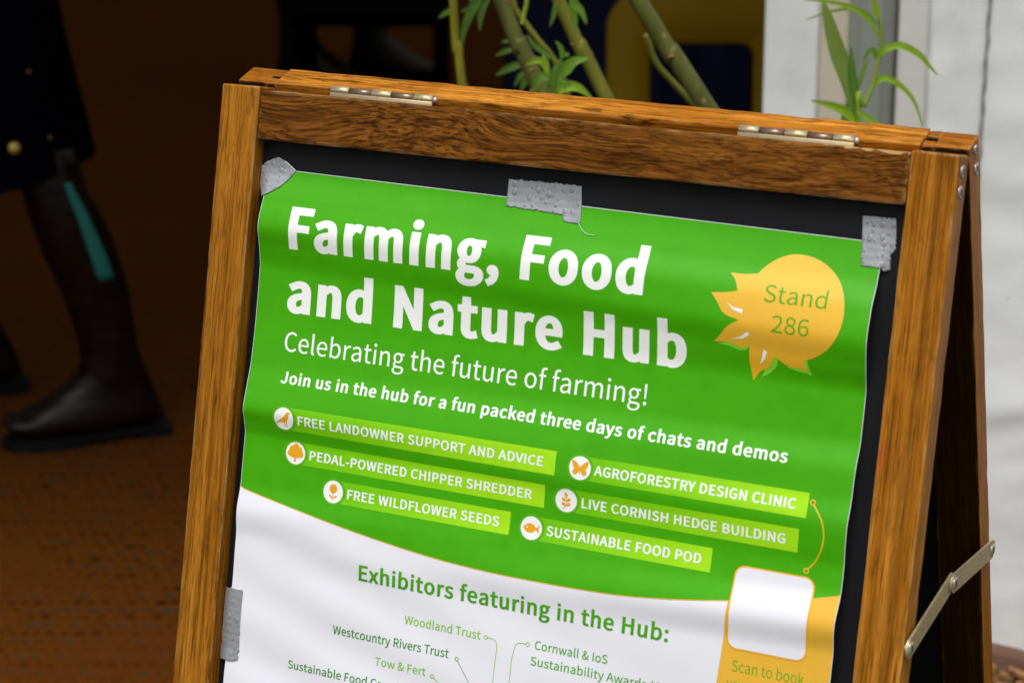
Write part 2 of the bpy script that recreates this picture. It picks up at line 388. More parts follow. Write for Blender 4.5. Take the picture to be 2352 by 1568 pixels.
# ------------------------------------------------------------------ A-board
YAW, LA, LB, TH, WS, W, HR = .46092, .21673, .28146, .0204, .02886, .5, .0333
SX = Vector((cos(YAW), -sin(YAW), 0)); SY = Vector((sin(YAW), cos(YAW), 0)); SZ = Vector((0, 0, 1))
SO = Vector((-.19147, 1.56453, CAMZ - .29124))
upF = SY * sin(LA) + SZ * cos(LA); bkF = SY * cos(LA) - SZ * sin(LA)
upB = -SY * sin(LB) + SZ * cos(LB); bkB = SY * cos(LB) + SZ * sin(LB)
HO = SO + bkF * TH + upB * .0035
def mframe(o, x, y, z): return Matrix(((x.x, y.x, z.x, o.x), (x.y, y.y, z.y, o.y), (x.z, y.z, z.z, o.z), (0, 0, 0, 1)))
MF = mframe(SO, SX, bkF, upF); MB = mframe(HO, SX, bkB, upB)
MS = mframe(SO, SX, SY, SZ)
base = SO + SX * W / 2; base.z = 0
sign = tag(empty('a_board_sign', base), 'wooden A-board with black chalkboard panel and zinc hinges standing in front of the marquee', 'A-board sign')
def on(o, M, root=sign):
    o.parent = root; o.matrix_parent_inverse = Matrix.Identity(4); o.matrix_basis = Matrix.Translation(-root.location) @ M; return o
def roughen(bm, amp, sx, sz, seed):
    for v_ in bm.verts:
        p = v_.co
        n = Vector((noise.noise((p.x * sx + seed, p.y * 150, p.z * sz)), noise.noise((p.x * sx, p.y * 150 + seed, p.z * sz)), noise.noise((p.x * sx, p.y * 150, p.z * sz + seed))))
        v_.co += n * amp
def board(name, x0, x1, y0, y1, z0, z1, mat, M, bev=.0012, cuts=0, axis=2, amp=.00035, seed=0, notch=None):
    bm = bmesh.new(); vs = box(bm, x0, x1, y0, y1, z0, z1, bev, 2)
    if cuts:
        d = Vector((0, 0, 1)) if axis == 2 else Vector((1, 0, 0)); a, b = (z0, z1) if axis == 2 else (x0, x1)
        for k in range(1, cuts):
            p = a + (b - a) * k / cuts
            bmesh.ops.bisect_plane(bm, geom=bm.verts[:] + bm.edges[:] + bm.faces[:], plane_co=d * p, plane_no=d)
        roughen(bm, amp, 60 if axis == 0 else 200, 60 if axis == 2 else 200, seed)
    return on(link(name, bm, mat, None, False), M)
LF, LBk = 1.052, 1.064
board('front_stile', 0, WS, 0, TH, -LF, 0, M_stile, MF, .0012, 130, 2, .0004, 1)
board('front_stile', W - WS, W, 0, TH, -LF, 0, M_stile_red, MF, .0014, 130, 2, .0005, 2)
# tapered top rail, a touch lower and set back from the stiles
bm = bmesh.new(); box(bm, WS + .0004, W - WS - .0004, .0012, TH - .001, -HR, -.0016, .0016, 2)
for v_ in bm.verts:
    if v_.co.z < -.02: v_.co.z += (v_.co.x - .25) * .0052
for k in range(1, 70):
    bmesh.ops.bisect_plane(bm, geom=bm.verts[:] + bm.edges[:] + bm.faces[:], plane_co=(WS + (W - 2 * WS) * k / 70, 0, 0), plane_no=(1, 0, 0))
roughen(bm, .00035, 60, 200, 5)
on(link('front_top_rail', bm, M_rail), MF)
board('front_bottom_rail', WS, W - WS, .001, TH - .001, -.98, -.94, M_rail, MF, .0012)
bm = bmesh.new(); box(bm, WS - .006, W - WS + .006, .0122, .0165, -.945, -.026); on(link('chalkboard_panel', bm, M_board), MF)
# rear frame (stiles carry a slot in their end grain beside the rail)
M_inner = wood('shade_painted_wood', 2, (.010, .004, .0012, 1), (.024, .009, .002, 1), (.045, .018, .004, 1), 1.0, 0, 0, .3, 17)  # shade between the two frames, painted into the rear stiles' inner faces
M_end = wood('end_grain', 1 and 0, (.17, .052, .003, 1), (.36, .120, .007, 1), (.46, .18, .016, 1), .6, .02, .1, .6, 13)
def rear_stile(x0, x1, inner):
    bm = bmesh.new(); n0, n1 = (x1 - .0075, x1 + .01) if inner > 0 else (x0 - .01, x0 + .0075)
    box(bm, x0, x1, 0, TH, -LBk, -.006, .0009, 2)
    xa, xb = (x0, x1 - .0075) if inner > 0 else (x0 + .0075, x1)
    xc, xd = (x1 - .0075, x1) if inner > 0 else (x0, x0 + .0075)
    box(bm, xa, xb, 0.0002, TH - .0002, -.0061, 0, .0009, 2)
    box(bm, xc, xd, .0002, .0075, -.0061, -.0002, .0006, 1); box(bm, xc, xd, .0115, TH - .0002, -.0061, -.0002, .0006, 1)
    for k in range(1, 110):
        bmesh.ops.bisect_plane(bm, geom=bm.verts[:] + bm.edges[:] + bm.faces[:], plane_co=(0, 0, -LBk * k / 110), plane_no=(0, 0, 1))
    roughen(bm, .0004, 200, 60, 9 + inner)
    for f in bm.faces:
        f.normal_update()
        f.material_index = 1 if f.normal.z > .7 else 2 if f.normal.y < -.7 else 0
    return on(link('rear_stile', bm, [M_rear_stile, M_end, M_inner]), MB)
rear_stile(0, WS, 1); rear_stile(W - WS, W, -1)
board('rear_top_rail', WS + .0003, W - WS - .0003, -.0005, TH + .0006, -.045, .0008, M_rear, MB, .0010, 90, 0, .0006, 4)
board('rear_bottom_rail', WS, W - WS, .001, TH - .001, -.98, -.94, M_rear, MB, .0012)
bm = bmesh.new(); box(bm, WS - .006, W - WS + .006, .007, .0115, -.945, -.040); on(link('rear_panel', bm, M_board), MB)

# hinges: five knuckles, alternating plates, pin
def hinge(u0, u1):
    piv = Vector((0, TH * cos(LA) * 1.0 - .0005, -TH * sin(LA) + .0024)); R = .0031
    h = on(empty('hinge'), MS @ Matrix.Translation((u0, piv.y, piv.z)))
    L = u1 - u0; bm = bmesh.new(); bmp = bmesh.new()
    fr = [0, .185, .40, .60, .815, 1.0]
    for k in range(5):
        a, b = fr[k] * L + .0003, fr[k + 1] * L - .0003
        if k % 2 == 0:
            tube(bm, [(a, 0, 0), (b, 0, 0)], R, 16)
            box(bm, a, b, -.0034, -.0020, -.0006, .0016, .0003, 1)
        else:
            tube(bmp, [(a, 0, 0), (b, 0, 0)], R * .90, 16)
            box(bmp, a, b, .0012, .0024, -.009, .0006)
    box(bm, 0, L, -.0037, -.0026, -.0090, -.0007, .0003, 1)            # leaf down to the front rail
    leaf = link('hinge_leaf', bm, M_zinc, h)
    for o in (leaf, link('hinge_knuckle', bmp, M_pin, h)):
        for p in o.data.polygons: p.use_smooth = len(p.vertices) == 4
    bm = bmesh.new(); bmesh.ops.create_uvsphere(bm, u_segments=12, v_segments=8, radius=.0021, matrix=Matrix.Translation((L + .0006, 0, 0)))
    link('hinge_pin', bm, M_steel, h, True)
hinge(.0727, .1484); hinge(.3577, .4312)

def screw_bm(bm, c, r, axis=Vector((1, 0, 0))):
    """pan head with cross recess, axis +x"""
    prof = [(0, r), (.0003, r), (.0006, r * .93), (.0008, r * .62), (.00085, r * .5)]
    R = [[bm.verts.new(c + Vector((x, rr * cos(2 * pi * k / 20), rr * sin(2 * pi * k / 20)))) for k in range(20)] for x, rr in prof]
    for a, b in zip(R, R[1:]):
        for k in range(20): bm.faces.new((a[k], a[(k + 1) % 20], b[(k + 1) % 20], b[k]))
    bm.faces.new(R[-1])
def screw_slot(bm, c, r):
    a = .6
    for ang in (a, a + pi / 2):
        M = Matrix.Translation(c + Vector((.00075, 0, 0))) @ Matrix.Rotation(ang, 4, 'X')
        vs = box(bm, 0, .00025, -r * .62, r * .62, -r * .15, r * .15)
        for v_ in vs: v_.co = M @ v_.co
M_slot = simple('dark_recess', (.05, .045, .03, 1), .6)
def screw(y, z, M, r=.0038):
    bm = bmesh.new(); c = Vector((W + .0001, y, z)); screw_bm(bm, c, r); s = on(link('screw', bm, M_steel, None, True), M)
    bm = bmesh.new(); screw_slot(bm, c, r); link('cross_recess', bm, M_slot, s)
screw(.0088, -.0095, MF); screw(.0088, -.0215, MF); screw(.0115, -.0055, MB, .003); screw(.0125, -.0185, MB)
# folding stay: two riveted flat bars
stay = on(empty('folding_stay'), MS @ Matrix.Translation((W, 0, 0)))
def bar(p, q, x, wd=.0125, th=.0015, hole=True):
    p, q = Vector((0, *p)), Vector((0, *q)); d = (q - p).normalized(); s = Vector((0, -d.z, d.y)); bm = bmesh.new(); out = []
    for k in range(13): a = pi / 2 + pi * k / 12; out.append(p + (d * cos(a) + s * sin(a)) * wd / 2)
    for k in range(13): a = -pi / 2 + pi * k / 12; out.append(q + (d * cos(a) + s * sin(a)) * wd / 2)
    A = [bm.verts.new(o + Vector((x, 0, 0))) for o in out]; B = [bm.verts.new(o + Vector((x + th, 0, 0))) for o in out]
    bm.faces.new(A[::-1]); bm.faces.new(B)
    for k in range(len(out)): bm.faces.new((A[k], A[(k + 1) % len(out)], B[(k + 1) % len(out)], B[k]))
    bmesh.ops.recalc_face_normals(bm, faces=bm.faces[:])
    return link('stay_bar', bm, M_zinc, stay)
P0, P1, P2 = (-.0585, -.2825), (.0235, -.2715), (.1095, -.2800)
bar(P0, P1, .0016); bar(P1, P2, .0034)
for p, x in ((P0, .0031), (P1, .0050), (P2, .0050)):
    bm = bmesh.new(); screw_bm(bm, Vector((x, *p)), .0042); r = link('rivet', bm, M_steel, stay, True)
    bm = bmesh.new(); screw_slot(bm, Vector((x, *p)), .0042); link('cross_recess', bm, M_slot, r)
for p in (P0, P2):
    bm = bmesh.new(); tube(bm, [(-.004, *p), (.003, *p)], .0028, 12); link('stay_pin', bm, M_steel, stay)

# ------------------------------------------------------------------ poster: a buckled paper sheet taped to the chalkboard
PD, UL, UR = .0121, .0355, .4575
KL = [(40, .0), (53, .5), (71, 6.3), (90, 10.6), (104, 6.6), (119, 3.2), (150, 2.8), (182, 4.4), (197, 7.2), (212, 9.6), (221, 6.6), (231, 3.9), (262, 4), (283, 6.6), (300, 4.6), (322, 4.2), (400, 4), (640, 2)]
KR = [(40, .0), (55, .5), (76, 3.6), (96, 10.8), (112, 12.9), (131, 7.6), (146, 2.5), (172, 2.3), (192, 6.8), (208, 7.6), (224, 10.6), (238, 9.2), (250, 7.3), (262, 7.6), (284, 14.4), (301, 10.6), (400, 9.5), (640, 4)]
_wc = {}
def wsurf(u, v):
    key = (round(u, 5), round(v, 5))
    if key in _wc: return _wc[key]
    s = (u - UL) / (UR - UL)
    P = [((a[0] * (1 - s) + b[0] * s) / 1000, (a[1] * (1 - s) + b[1] * s) / 1000) for a, b in zip(KL, KR)]
    n = len(P)
    if v <= P[0][0]: r = P[0][1]
    elif v >= P[-1][0]: r = P[-1][1]
    else:
        i = 0
        while v > P[i + 1][0]: i += 1
        def m(k):
            if k == 0 or k == n - 1: return 0.
            a = (P[k][1] - P[k - 1][1]) / (P[k][0] - P[k - 1][0]); b = (P[k + 1][1] - P[k][1]) / (P[k + 1][0] - P[k][0])
            return 0. if a * b <= 0 else 2 * a * b / (a + b)
        h = P[i + 1][0] - P[i][0]; t = (v - P[i][0]) / h
        r = (2 * t ** 3 - 3 * t * t + 1) * P[i][1] + (t ** 3 - 2 * t * t + t) * h * m(i) + (-2 * t ** 3 + 3 * t * t) * P[i + 1][1] + (t ** 3 - t * t) * h * m(i + 1)
    # gentle diagonal dents in the lower, white part
    if v > .27:
        k = min(1, (v - .27) / .03)
        r += k * .0005 * sin((v - .30 - (u - .04) * .32) * 150) * math.exp(-((u - .12) / .13) ** 2)
        r += k * .0006 * noise.noise((u * 14, v * 30, 4))
    r += .0006 * noise.noise((u * 9, v * 16, 1.3))
    _wc[key] = r; return r
def surf(u, v, off=0): return Vector((u, PD - wsurf(u, v) - off, -v))
def snorm(u, v):
    e = .0008
    a = surf(u + e, v) - surf(u - e, v); b = surf(u, v + e) - surf(u, v - e)
    n = a.cross(b).normalized(); return n if n.y < 0 else -n
def drape(name, bm, off, mat, parent, fn=surf, nfn=snorm, GU=.005, GV=.003):
    """cut a flat print (x=u, y=v) on the sheet's own grid and lay it on the sheet"""
    us = [v_.co.x for v_ in bm.verts]; vs = [v_.co.y for v_ in bm.verts]
    for k in range(int(min(vs) / GV), int(max(vs) / GV) + 2):
        bmesh.ops.bisect_plane(bm, geom=bm.verts[:] + bm.edges[:] + bm.faces[:], dist=1e-7, plane_co=(0, k * GV, 0), plane_no=(0, 1, 0))
    for k in range(int(min(us) / GU), int(max(us) / GU) + 2):
        bmesh.ops.bisect_plane(bm, geom=bm.verts[:] + bm.edges[:] + bm.faces[:], dist=1e-7, plane_co=(k * GU, 0, 0), plane_no=(1, 0, 0))
    ns = []
    bm.verts.ensure_lookup_table()
    uv = [(v_.co.x, v_.co.y) for v_ in bm.verts]
    for v_, (u, v) in zip(bm.verts, uv): v_.co = fn(u, v, off); ns.append(nfn(u, v))
    for f in bm.faces:
        f.normal_update()
        if f.normal.y > 0: f.normal_flip()
    o = link(name, bm, mat, parent, True)
    o.data.normals_split_custom_set_from_vertices(ns)
    return o
def wind(loops, x, y):
    w = 0
    for lp in loops:
        x0, y0 = lp[-1][0], lp[-1][1]
        for q in lp:
            x1, y1 = q[0], q[1]
            if y0 <= y:
                if y1 > y and (x1 - x0) * (y - y0) - (x - x0) * (y1 - y0) > 0: w += 1
            elif y1 <= y and (x1 - x0) * (y - y0) - (x - x0) * (y1 - y0) < 0: w -= 1
            x0, y0 = x1, y1
    return w
def glyph_tris(loops):
    """triangles filling a glyph by positive winding, so thickened outlines may cross themselves"""
    if not loops: return [], []
    sg = 1 if area(max(loops, key=lambda l: abs(area(l)))) > 0 else -1
    V = []; E = []
    for lp in loops:
        b = len(V); V += [Vector((p.x, p.y)) for p in lp]; E += [(b + i, b + (i + 1) % len(lp)) for i in range(len(lp))]
    vo, eo, fo, *_ = delaunay_2d_cdt(V, E, [], 0, .01)
    T = []
    for f in fo:
        c = sum((vo[i] for i in f), Vector((0, 0))) / len(f)
        if wind(loops, c.x, c.y) * sg > 0: T.append(f)
    return vo, T
_gt = {}
def poly_bm(loops, even=True):
    """filled outline(s), holes included, as a mesh (x=u, y=v)"""
    cu = bpy.data.curves.new('tmp', 'CURVE'); cu.dimensions = '2D'; cu.fill_mode = 'FRONT'
    for lp in loops:
        s = cu.splines.new('POLY'); s.points.add(len(lp) - 1); s.use_cyclic_u = True
        for p, c in zip(s.points, lp): p.co = (c[0], c[1], 0, 1)
    ob = bpy.data.objects.new('tmp', cu); COL.objects.link(ob)
    dg = bpy.context.evaluated_depsgraph_get(); me = bpy.data.meshes.new_from_object(ob.evaluated_get(dg))
    bm = bmesh.new(); bm.from_mesh(me)
    bpy.data.objects.remove(ob); bpy.data.curves.remove(cu); bpy.data.meshes.remove(me)
    return bm
GLYPHS = {
    ' ': (202, []),
    '!': (291, [[113, 327, 117, 199, 136, 199, 155, 199, 174, 199, 178, 327, 181, 454, 185, 582, 186, 613, 186, 645, 187, 676, 159, 676, 131, 676, 104, 676, 104, 645, 105, 613, 106, 582, 109, 454], [113, -12, 145, -12, 179, -12, 205, 14, 205, 51, 205, 88, 179, 114, 145, 114, 113, 114, 86, 88, 86, 51, 86, 14]]),
    '&': (614, [[115, -12, 234, -12, 311, -12, 374, 18, 424, 64, 478, 26, 530, 0, 577, -12, 584, 11, 591, 34, 598, 57, 561, 67, 519, 88, 475, 120, 527, 189, 565, 269, 590, 356, 565, 356, 539, 356, 513, 356, 493, 281, 461, 216, 420, 162, 358, 213, 296, 279, 253, 347, 327, 401, 402, 457, 402, 543, 402, 620, 354, 673, 272, 673, 180, 673, 120, 605, 120, 518, 120, 470, 136, 417, 163, 363, 95, 316, 32, 261, 32, 171, 32, 65], [305, 164, 370, 107, 332, 75, 289, 54, 244, 54, 170, 54, 113, 102, 113, 176, 113, 227, 150, 268, 197, 305, 243, 234], [282, 443, 222, 402, 202, 442, 190, 483, 190, 519, 190, 573, 222, 615, 272, 615, 317, 615, 335, 580, 335, 541, 335, 483]]),
    '(': (305, [[133, -42, 216, -177, 232, -169, 249, -162, 266, -154, 189, -26, 152, 127, 152, 281, 152, 433, 189, 586, 266, 715, 249, 722, 232, 730, 216, 738, 133, 603, 83, 457, 83, 281, 83, 103]]),
    ',': (251, [[61, -155, 68, -171, 149, -137, 199, -69, 199, 17, 199, 78, 173, 114, 130, 114, 97, 114, 68, 92, 68, 56, 68, 20, 96, -2, 128, -2, 131, -2, 135, -1, 138, -1, 137, -55, 104, -98, 48, -123, 54, -139]]),
    '-': (313, [[42, 242, 42, 221, 119, 221, 196, 221, 272, 221, 272, 242, 272, 263, 272, 284, 196, 284, 119, 284, 42, 284, 42, 263]]),
    '2': (501, [[40, 16, 40, 0, 178, 0, 317, 0, 456, 0, 456, 24, 456, 48, 456, 71, 395, 71, 334, 71, 272, 71, 239, 71, 199, 68, 164, 65, 319, 212, 424, 346, 424, 479, 424, 596, 349, 673, 231, 673, 147, 673, 89, 635, 36, 577, 52, 561, 68, 545, 84, 530, 121, 574, 167, 606, 221, 606, 303, 606, 343, 551, 343, 476, 343, 362, 247, 230, 40, 49, 40, 32]]),
    '6': (501, [[145, -12, 272, -12, 374, -12, 462, 75, 462, 203, 462, 342, 390, 411, 278, 411, 226, 411, 169, 381, 128, 331, 132, 536, 207, 605, 299, 605, 338, 605, 378, 586, 403, 555, 419, 572, 435, 589, 450, 605, 413, 645, 364, 673, 295, 673, 167, 673, 51, 575, 51, 316, 51, 97], [139, 128, 130, 265, 173, 327, 224, 349, 264, 349, 345, 349, 383, 292, 383, 203, 383, 113, 335, 53, 272, 53, 189, 53]]),
    '8': (501, [[130, -12, 253, -12, 376, -12, 459, 63, 459, 159, 459, 250, 406, 300, 348, 333, 348, 334, 348, 336, 348, 337, 387, 368, 436, 428, 436, 497, 436, 599, 367, 671, 254, 671, 152, 671, 73, 604, 73, 503, 73, 434, 115, 384, 162, 351, 162, 350, 162, 349, 162, 347, 102, 315, 42, 253, 42, 164, 42, 62], [342, 399, 298, 359, 219, 390, 148, 425, 148, 503, 148, 568, 192, 610, 254, 610, 324, 610, 365, 559, 365, 493, 365, 444], [330, 50, 254, 50, 174, 50, 115, 101, 115, 171, 115, 235, 152, 287, 206, 321, 300, 283, 381, 251, 381, 162, 381, 96]]),
    ':': (251, [[92, 352, 125, 352, 158, 352, 185, 377, 185, 415, 185, 452, 158, 478, 125, 478, 92, 478, 66, 452, 66, 415, 66, 377], [92, -12, 125, -12, 158, -12, 185, 14, 185, 51, 185, 88, 158, 114, 125, 114, 92, 114, 66, 88, 66, 51, 66, 14]]),
    'A': (549, [[78, 220, 4, 0, 32, 0, 60, 0, 88, 0, 109, 67, 130, 135, 152, 202, 232, 202, 313, 202, 393, 202, 414, 135, 436, 67, 457, 0, 486, 0, 516, 0, 545, 0, 470, 220, 395, 441, 320, 661, 289, 661, 258, 661, 227, 661, 153, 441], [239, 268, 172, 268, 183, 302, 194, 336, 205, 370, 228, 445, 250, 516, 271, 594, 272, 594, 273, 594, 274, 594, 296, 517, 317, 445, 341, 370, 352, 336, 362, 302, 373, 268, 306, 268]]),
    'B': (593, [[91, 220, 91, 0, 161, 0, 231, 0, 301, 0, 449, 0, 552, 64, 552, 194, 552, 284, 496, 337, 418, 352, 418, 353, 418, 355, 418, 356, 480, 376, 514, 434, 514, 500, 514, 616, 420, 661, 287, 661, 222, 661, 156, 661, 91, 661, 91, 441], [207, 381, 174, 381, 174, 452, 174, 524, 174, 596, 208, 596, 242, 596, 276, 596, 380, 596, 432, 567, 432, 489, 432, 421, 386, 381, 272, 381, 240, 381], [213, 67, 174, 67, 174, 150, 174, 233, 174, 316, 213, 316, 251, 316, 290, 316, 406, 316, 470, 279, 470, 197, 470, 107, 403, 67, 290, 67, 251, 67]]),
    'C': (576, [[175, -12, 340, -12, 426, -12, 491, 23, 543, 83, 528, 101, 513, 119, 497, 136, 455, 89, 407, 61, 344, 61, 217, 61, 138, 166, 138, 333, 138, 498, 222, 600, 346, 600, 403, 600, 447, 575, 482, 538, 497, 556, 512, 574, 527, 592, 489, 634, 426, 673, 346, 673, 178, 673, 52, 544, 52, 330, 52, 115]]),
    'D': (621, [[91, 220, 91, 0, 147, 0, 204, 0, 260, 0, 459, 0, 568, 124, 568, 333, 568, 544, 459, 661, 256, 661, 201, 661, 146, 661, 91, 661, 91, 441], [199, 69, 174, 69, 174, 244, 174, 419, 174, 594, 199, 594, 224, 594, 249, 594, 405, 594, 482, 501, 482, 333, 482, 166, 405, 69, 249, 69, 224, 69]]),
    'E': (531, [[91, 220, 91, 0, 221, 0, 352, 0, 482, 0, 482, 24, 482, 48, 482, 71, 379, 71, 277, 71, 174, 71, 174, 152, 174, 232, 174, 312, 258, 312, 341, 312, 425, 312, 425, 336, 425, 360, 425, 383, 341, 383, 258, 383, 174, 383, 174, 453, 174, 522, 174, 591, 273, 591, 373, 591, 472, 591, 472, 614, 472, 638, 472, 661, 345, 661, 218, 661, 91, 661, 91, 441]]),
    'F': (498, [[91, 220, 91, 0, 119, 0, 146, 0, 174, 0, 174, 99, 174, 198, 174, 297, 258, 297, 343, 297, 427, 297, 427, 320, 427, 344, 427, 367, 343, 367, 258, 367, 174, 367, 174, 442, 174, 516, 174, 591, 273, 591, 373, 591, 472, 591, 472, 614, 472, 638, 472, 661, 345, 661, 218, 661, 91, 661, 91, 441]]),
    'G': (622, [[177, -12, 351, -12, 439, -12, 513, 21, 555, 65, 555, 158, 555, 250, 555, 343, 482, 343, 410, 343, 337, 343, 337, 320, 337, 297, 337, 273, 384, 273, 431, 273, 478, 273, 478, 216, 478, 158, 478, 100, 452, 76, 406, 61, 359, 61, 217, 61, 138, 166, 138, 333, 138, 498, 225, 600, 358, 600, 424, 600, 467, 572, 501, 538, 516, 556, 531, 574, 546, 592, 508, 632, 448, 673, 356, 673, 180, 673, 52, 544, 52, 330, 52, 115]]),
    'H': (657, [[91, 220, 91, 0, 119, 0, 146, 0, 174, 0, 174, 104, 174, 208, 174, 312, 277, 312, 380, 312, 483, 312, 483, 208, 483, 104, 483, 0, 511, 0, 539, 0, 567, 0, 567, 220, 567, 441, 567, 661, 539, 661, 511, 661, 483, 661, 483, 569, 483, 477, 483, 384, 380, 384, 277, 384, 174, 384, 174, 477, 174, 569, 174, 661, 146, 661, 119, 661, 91, 661, 91, 441]]),
    'I': (264, [[91, 220, 91, 0, 119, 0, 146, 0, 174, 0, 174, 220, 174, 441, 174, 661, 146, 661, 119, 661, 91, 661, 91, 441]]),
    'J': (483, [[130, -12, 214, -12, 343, -12, 396, 79, 396, 194, 396, 350, 396, 506, 396, 661, 368, 661, 340, 661, 312, 661, 312, 508, 312, 355, 312, 202, 312, 102, 277, 61, 206, 61, 158, 61, 121, 83, 91, 136, 71, 122, 51, 107, 32, 93, 70, 24]]),
    'L': (490, [[91, 220, 91, 0, 215, 0, 340, 0, 464, 0, 464, 24, 464, 48, 464, 71, 367, 71, 271, 71, 174, 71, 174, 268, 174, 465, 174, 661, 146, 661, 119, 661, 91, 661, 91, 441]]),
    'N': (652, [[91, 220, 91, 0, 117, 0, 143, 0, 170, 0, 170, 116, 170, 232, 170, 347, 170, 417, 163, 487, 160, 554, 161, 554, 162, 554, 163, 554, 187, 509, 211, 463, 235, 418, 315, 279, 395, 139, 476, 0, 504, 0, 533, 0, 561, 0, 561, 220, 561, 441, 561, 661, 535, 661, 508, 661, 482, 661, 482, 547, 482, 432, 482, 318, 482, 249, 488, 174, 494, 108, 492, 108, 491, 108, 489, 108, 465, 154, 442, 199, 418, 245, 337, 383, 257, 522, 176, 661, 148, 661, 119, 661, 91, 661, 91, 441]]),
    'O': (670, [[169, -12, 335, -12, 501, -12, 617, 121, 617, 333, 617, 545, 501, 673, 335, 673, 169, 673, 52, 545, 52, 333, 52, 121], [454, 61, 335, 61, 216, 61, 138, 168, 138, 333, 138, 498, 216, 600, 335, 600, 454, 600, 531, 498, 531, 333, 531, 168]]),
    'P': (571, [[91, 220, 91, 0, 119, 0, 146, 0, 174, 0, 174, 88, 174, 176, 174, 263, 211, 263, 247, 263, 283, 263, 429, 263, 527, 328, 527, 467, 527, 612, 428, 661, 280, 661, 217, 661, 154, 661, 91, 661, 91, 441], [207, 331, 174, 331, 174, 419, 174, 506, 174, 594, 206, 594, 237, 594, 269, 594, 385, 594, 444, 564, 444, 467, 444, 373, 389, 331, 272, 331, 240, 331]]),
    'R': (573, [[211, 347, 174, 347, 174, 430, 174, 512, 174, 594, 211, 594, 248, 594, 285, 594, 389, 594, 446, 563, 446, 476, 446, 390, 389, 347, 285, 347, 248, 347], [400, 94, 454, 0, 485, 0, 516, 0, 548, 0, 492, 97, 436, 193, 380, 290, 469, 311, 529, 373, 529, 476, 529, 614, 432, 661, 298, 661, 229, 661, 160, 661, 91, 661, 91, 441, 91, 220, 91, 0, 119, 0, 146, 0, 174, 0, 174, 94, 174, 187, 174, 281, 214, 281, 254, 281, 293, 281, 347, 187]]),
    'S': (538, [[180, -12, 274, -12, 412, -12, 499, 71, 499, 176, 499, 274, 439, 319, 363, 353, 331, 366, 300, 380, 269, 393, 217, 415, 159, 439, 159, 504, 159, 563, 208, 600, 282, 600, 344, 600, 393, 577, 433, 539, 448, 556, 462, 574, 476, 592, 430, 640, 361, 673, 282, 673, 162, 673, 74, 600, 74, 498, 74, 402, 147, 355, 208, 328, 240, 315, 272, 301, 303, 287, 366, 259, 414, 237, 414, 169, 414, 105, 363, 61, 275, 61, 207, 61, 140, 94, 93, 143, 76, 124, 60, 105, 43, 86, 100, 26]]),
    'T': (540, [[228, 197, 228, 0, 256, 0, 284, 0, 312, 0, 312, 197, 312, 394, 312, 591, 379, 591, 446, 591, 513, 591, 513, 614, 513, 638, 513, 661, 351, 661, 189, 661, 28, 661, 28, 638, 28, 614, 28, 591, 95, 591, 162, 591, 228, 591, 228, 394]]),
    'U': (651, [[190, -12, 326, -12, 460, -12, 563, 60, 563, 272, 563, 402, 563, 532, 563, 661, 536, 661, 510, 661, 483, 661, 483, 531, 483, 401, 483, 271, 483, 112, 413, 61, 326, 61, 239, 61, 171, 112, 171, 271, 171, 401, 171, 531, 171, 661, 144, 661, 116, 661, 88, 661, 88, 532, 88, 402, 88, 272, 88, 60]]),
    'V': (519, [[142, 220, 212, 0, 244, 0, 276, 0, 309, 0, 379, 220, 449, 441, 519, 661, 491, 661, 462, 661, 434, 661, 399, 542, 363, 423, 328, 303, 305, 226, 289, 162, 263, 85, 262, 85, 261, 85, 260, 85, 236, 162, 218, 226, 196, 303, 160, 423, 124, 542, 88, 661, 59, 661, 30, 661, 1, 661, 71, 441]]),
    'W': (792, [[117, 220, 163, 0, 196, 0, 229, 0, 263, 0, 295, 133, 328, 266, 361, 399, 372, 451, 384, 499, 394, 550, 396, 550, 397, 550, 398, 550, 409, 499, 419, 451, 430, 399, 464, 266, 497, 133, 531, 0, 564, 0, 598, 0, 632, 0, 677, 220, 722, 441, 768, 661, 741, 661, 715, 661, 688, 661, 665, 541, 641, 421, 617, 301, 605, 230, 593, 159, 581, 87, 579, 87, 577, 87, 576, 87, 559, 159, 545, 231, 529, 301, 498, 421, 467, 541, 437, 661, 411, 661, 386, 661, 360, 661, 330, 541, 299, 421, 269, 301, 253, 230, 236, 159, 222, 87, 221, 87, 220, 87, 218, 87, 205, 159, 192, 230, 179, 301, 155, 421, 132, 541, 109, 661, 81, 661, 52, 661, 23, 661, 70, 441]]),
    'Y': (479, [[198, 85, 198, 0, 225, 0, 253, 0, 281, 0, 281, 85, 281, 171, 281, 256, 347, 391, 414, 526, 480, 661, 451, 661, 422, 661, 393, 661, 365, 599, 337, 537, 309, 475, 288, 426, 265, 379, 242, 329, 241, 329, 239, 329, 238, 329, 215, 379, 195, 426, 173, 475, 145, 537, 116, 599, 88, 661, 58, 661, 29, 661, -1, 661, 65, 526, 131, 391, 198, 256, 198, 171]]),
    'a': (508, [[114, -12, 196, -12, 256, -12, 311, 20, 358, 59, 359, 59, 360, 59, 361, 59, 363, 39, 366, 20, 368, 0, 391, 0, 413, 0, 436, 0, 436, 100, 436, 201, 436, 301, 436, 423, 386, 503, 266, 503, 187, 503, 118, 467, 74, 439, 85, 420, 95, 401, 106, 382, 144, 408, 196, 434, 253, 434, 333, 434, 354, 374, 354, 310, 145, 287, 53, 234, 53, 127, 53, 39], [266, 55, 219, 55, 171, 55, 133, 77, 133, 133, 133, 196, 189, 236, 354, 255, 354, 210, 354, 165, 354, 119, 306, 77]]),
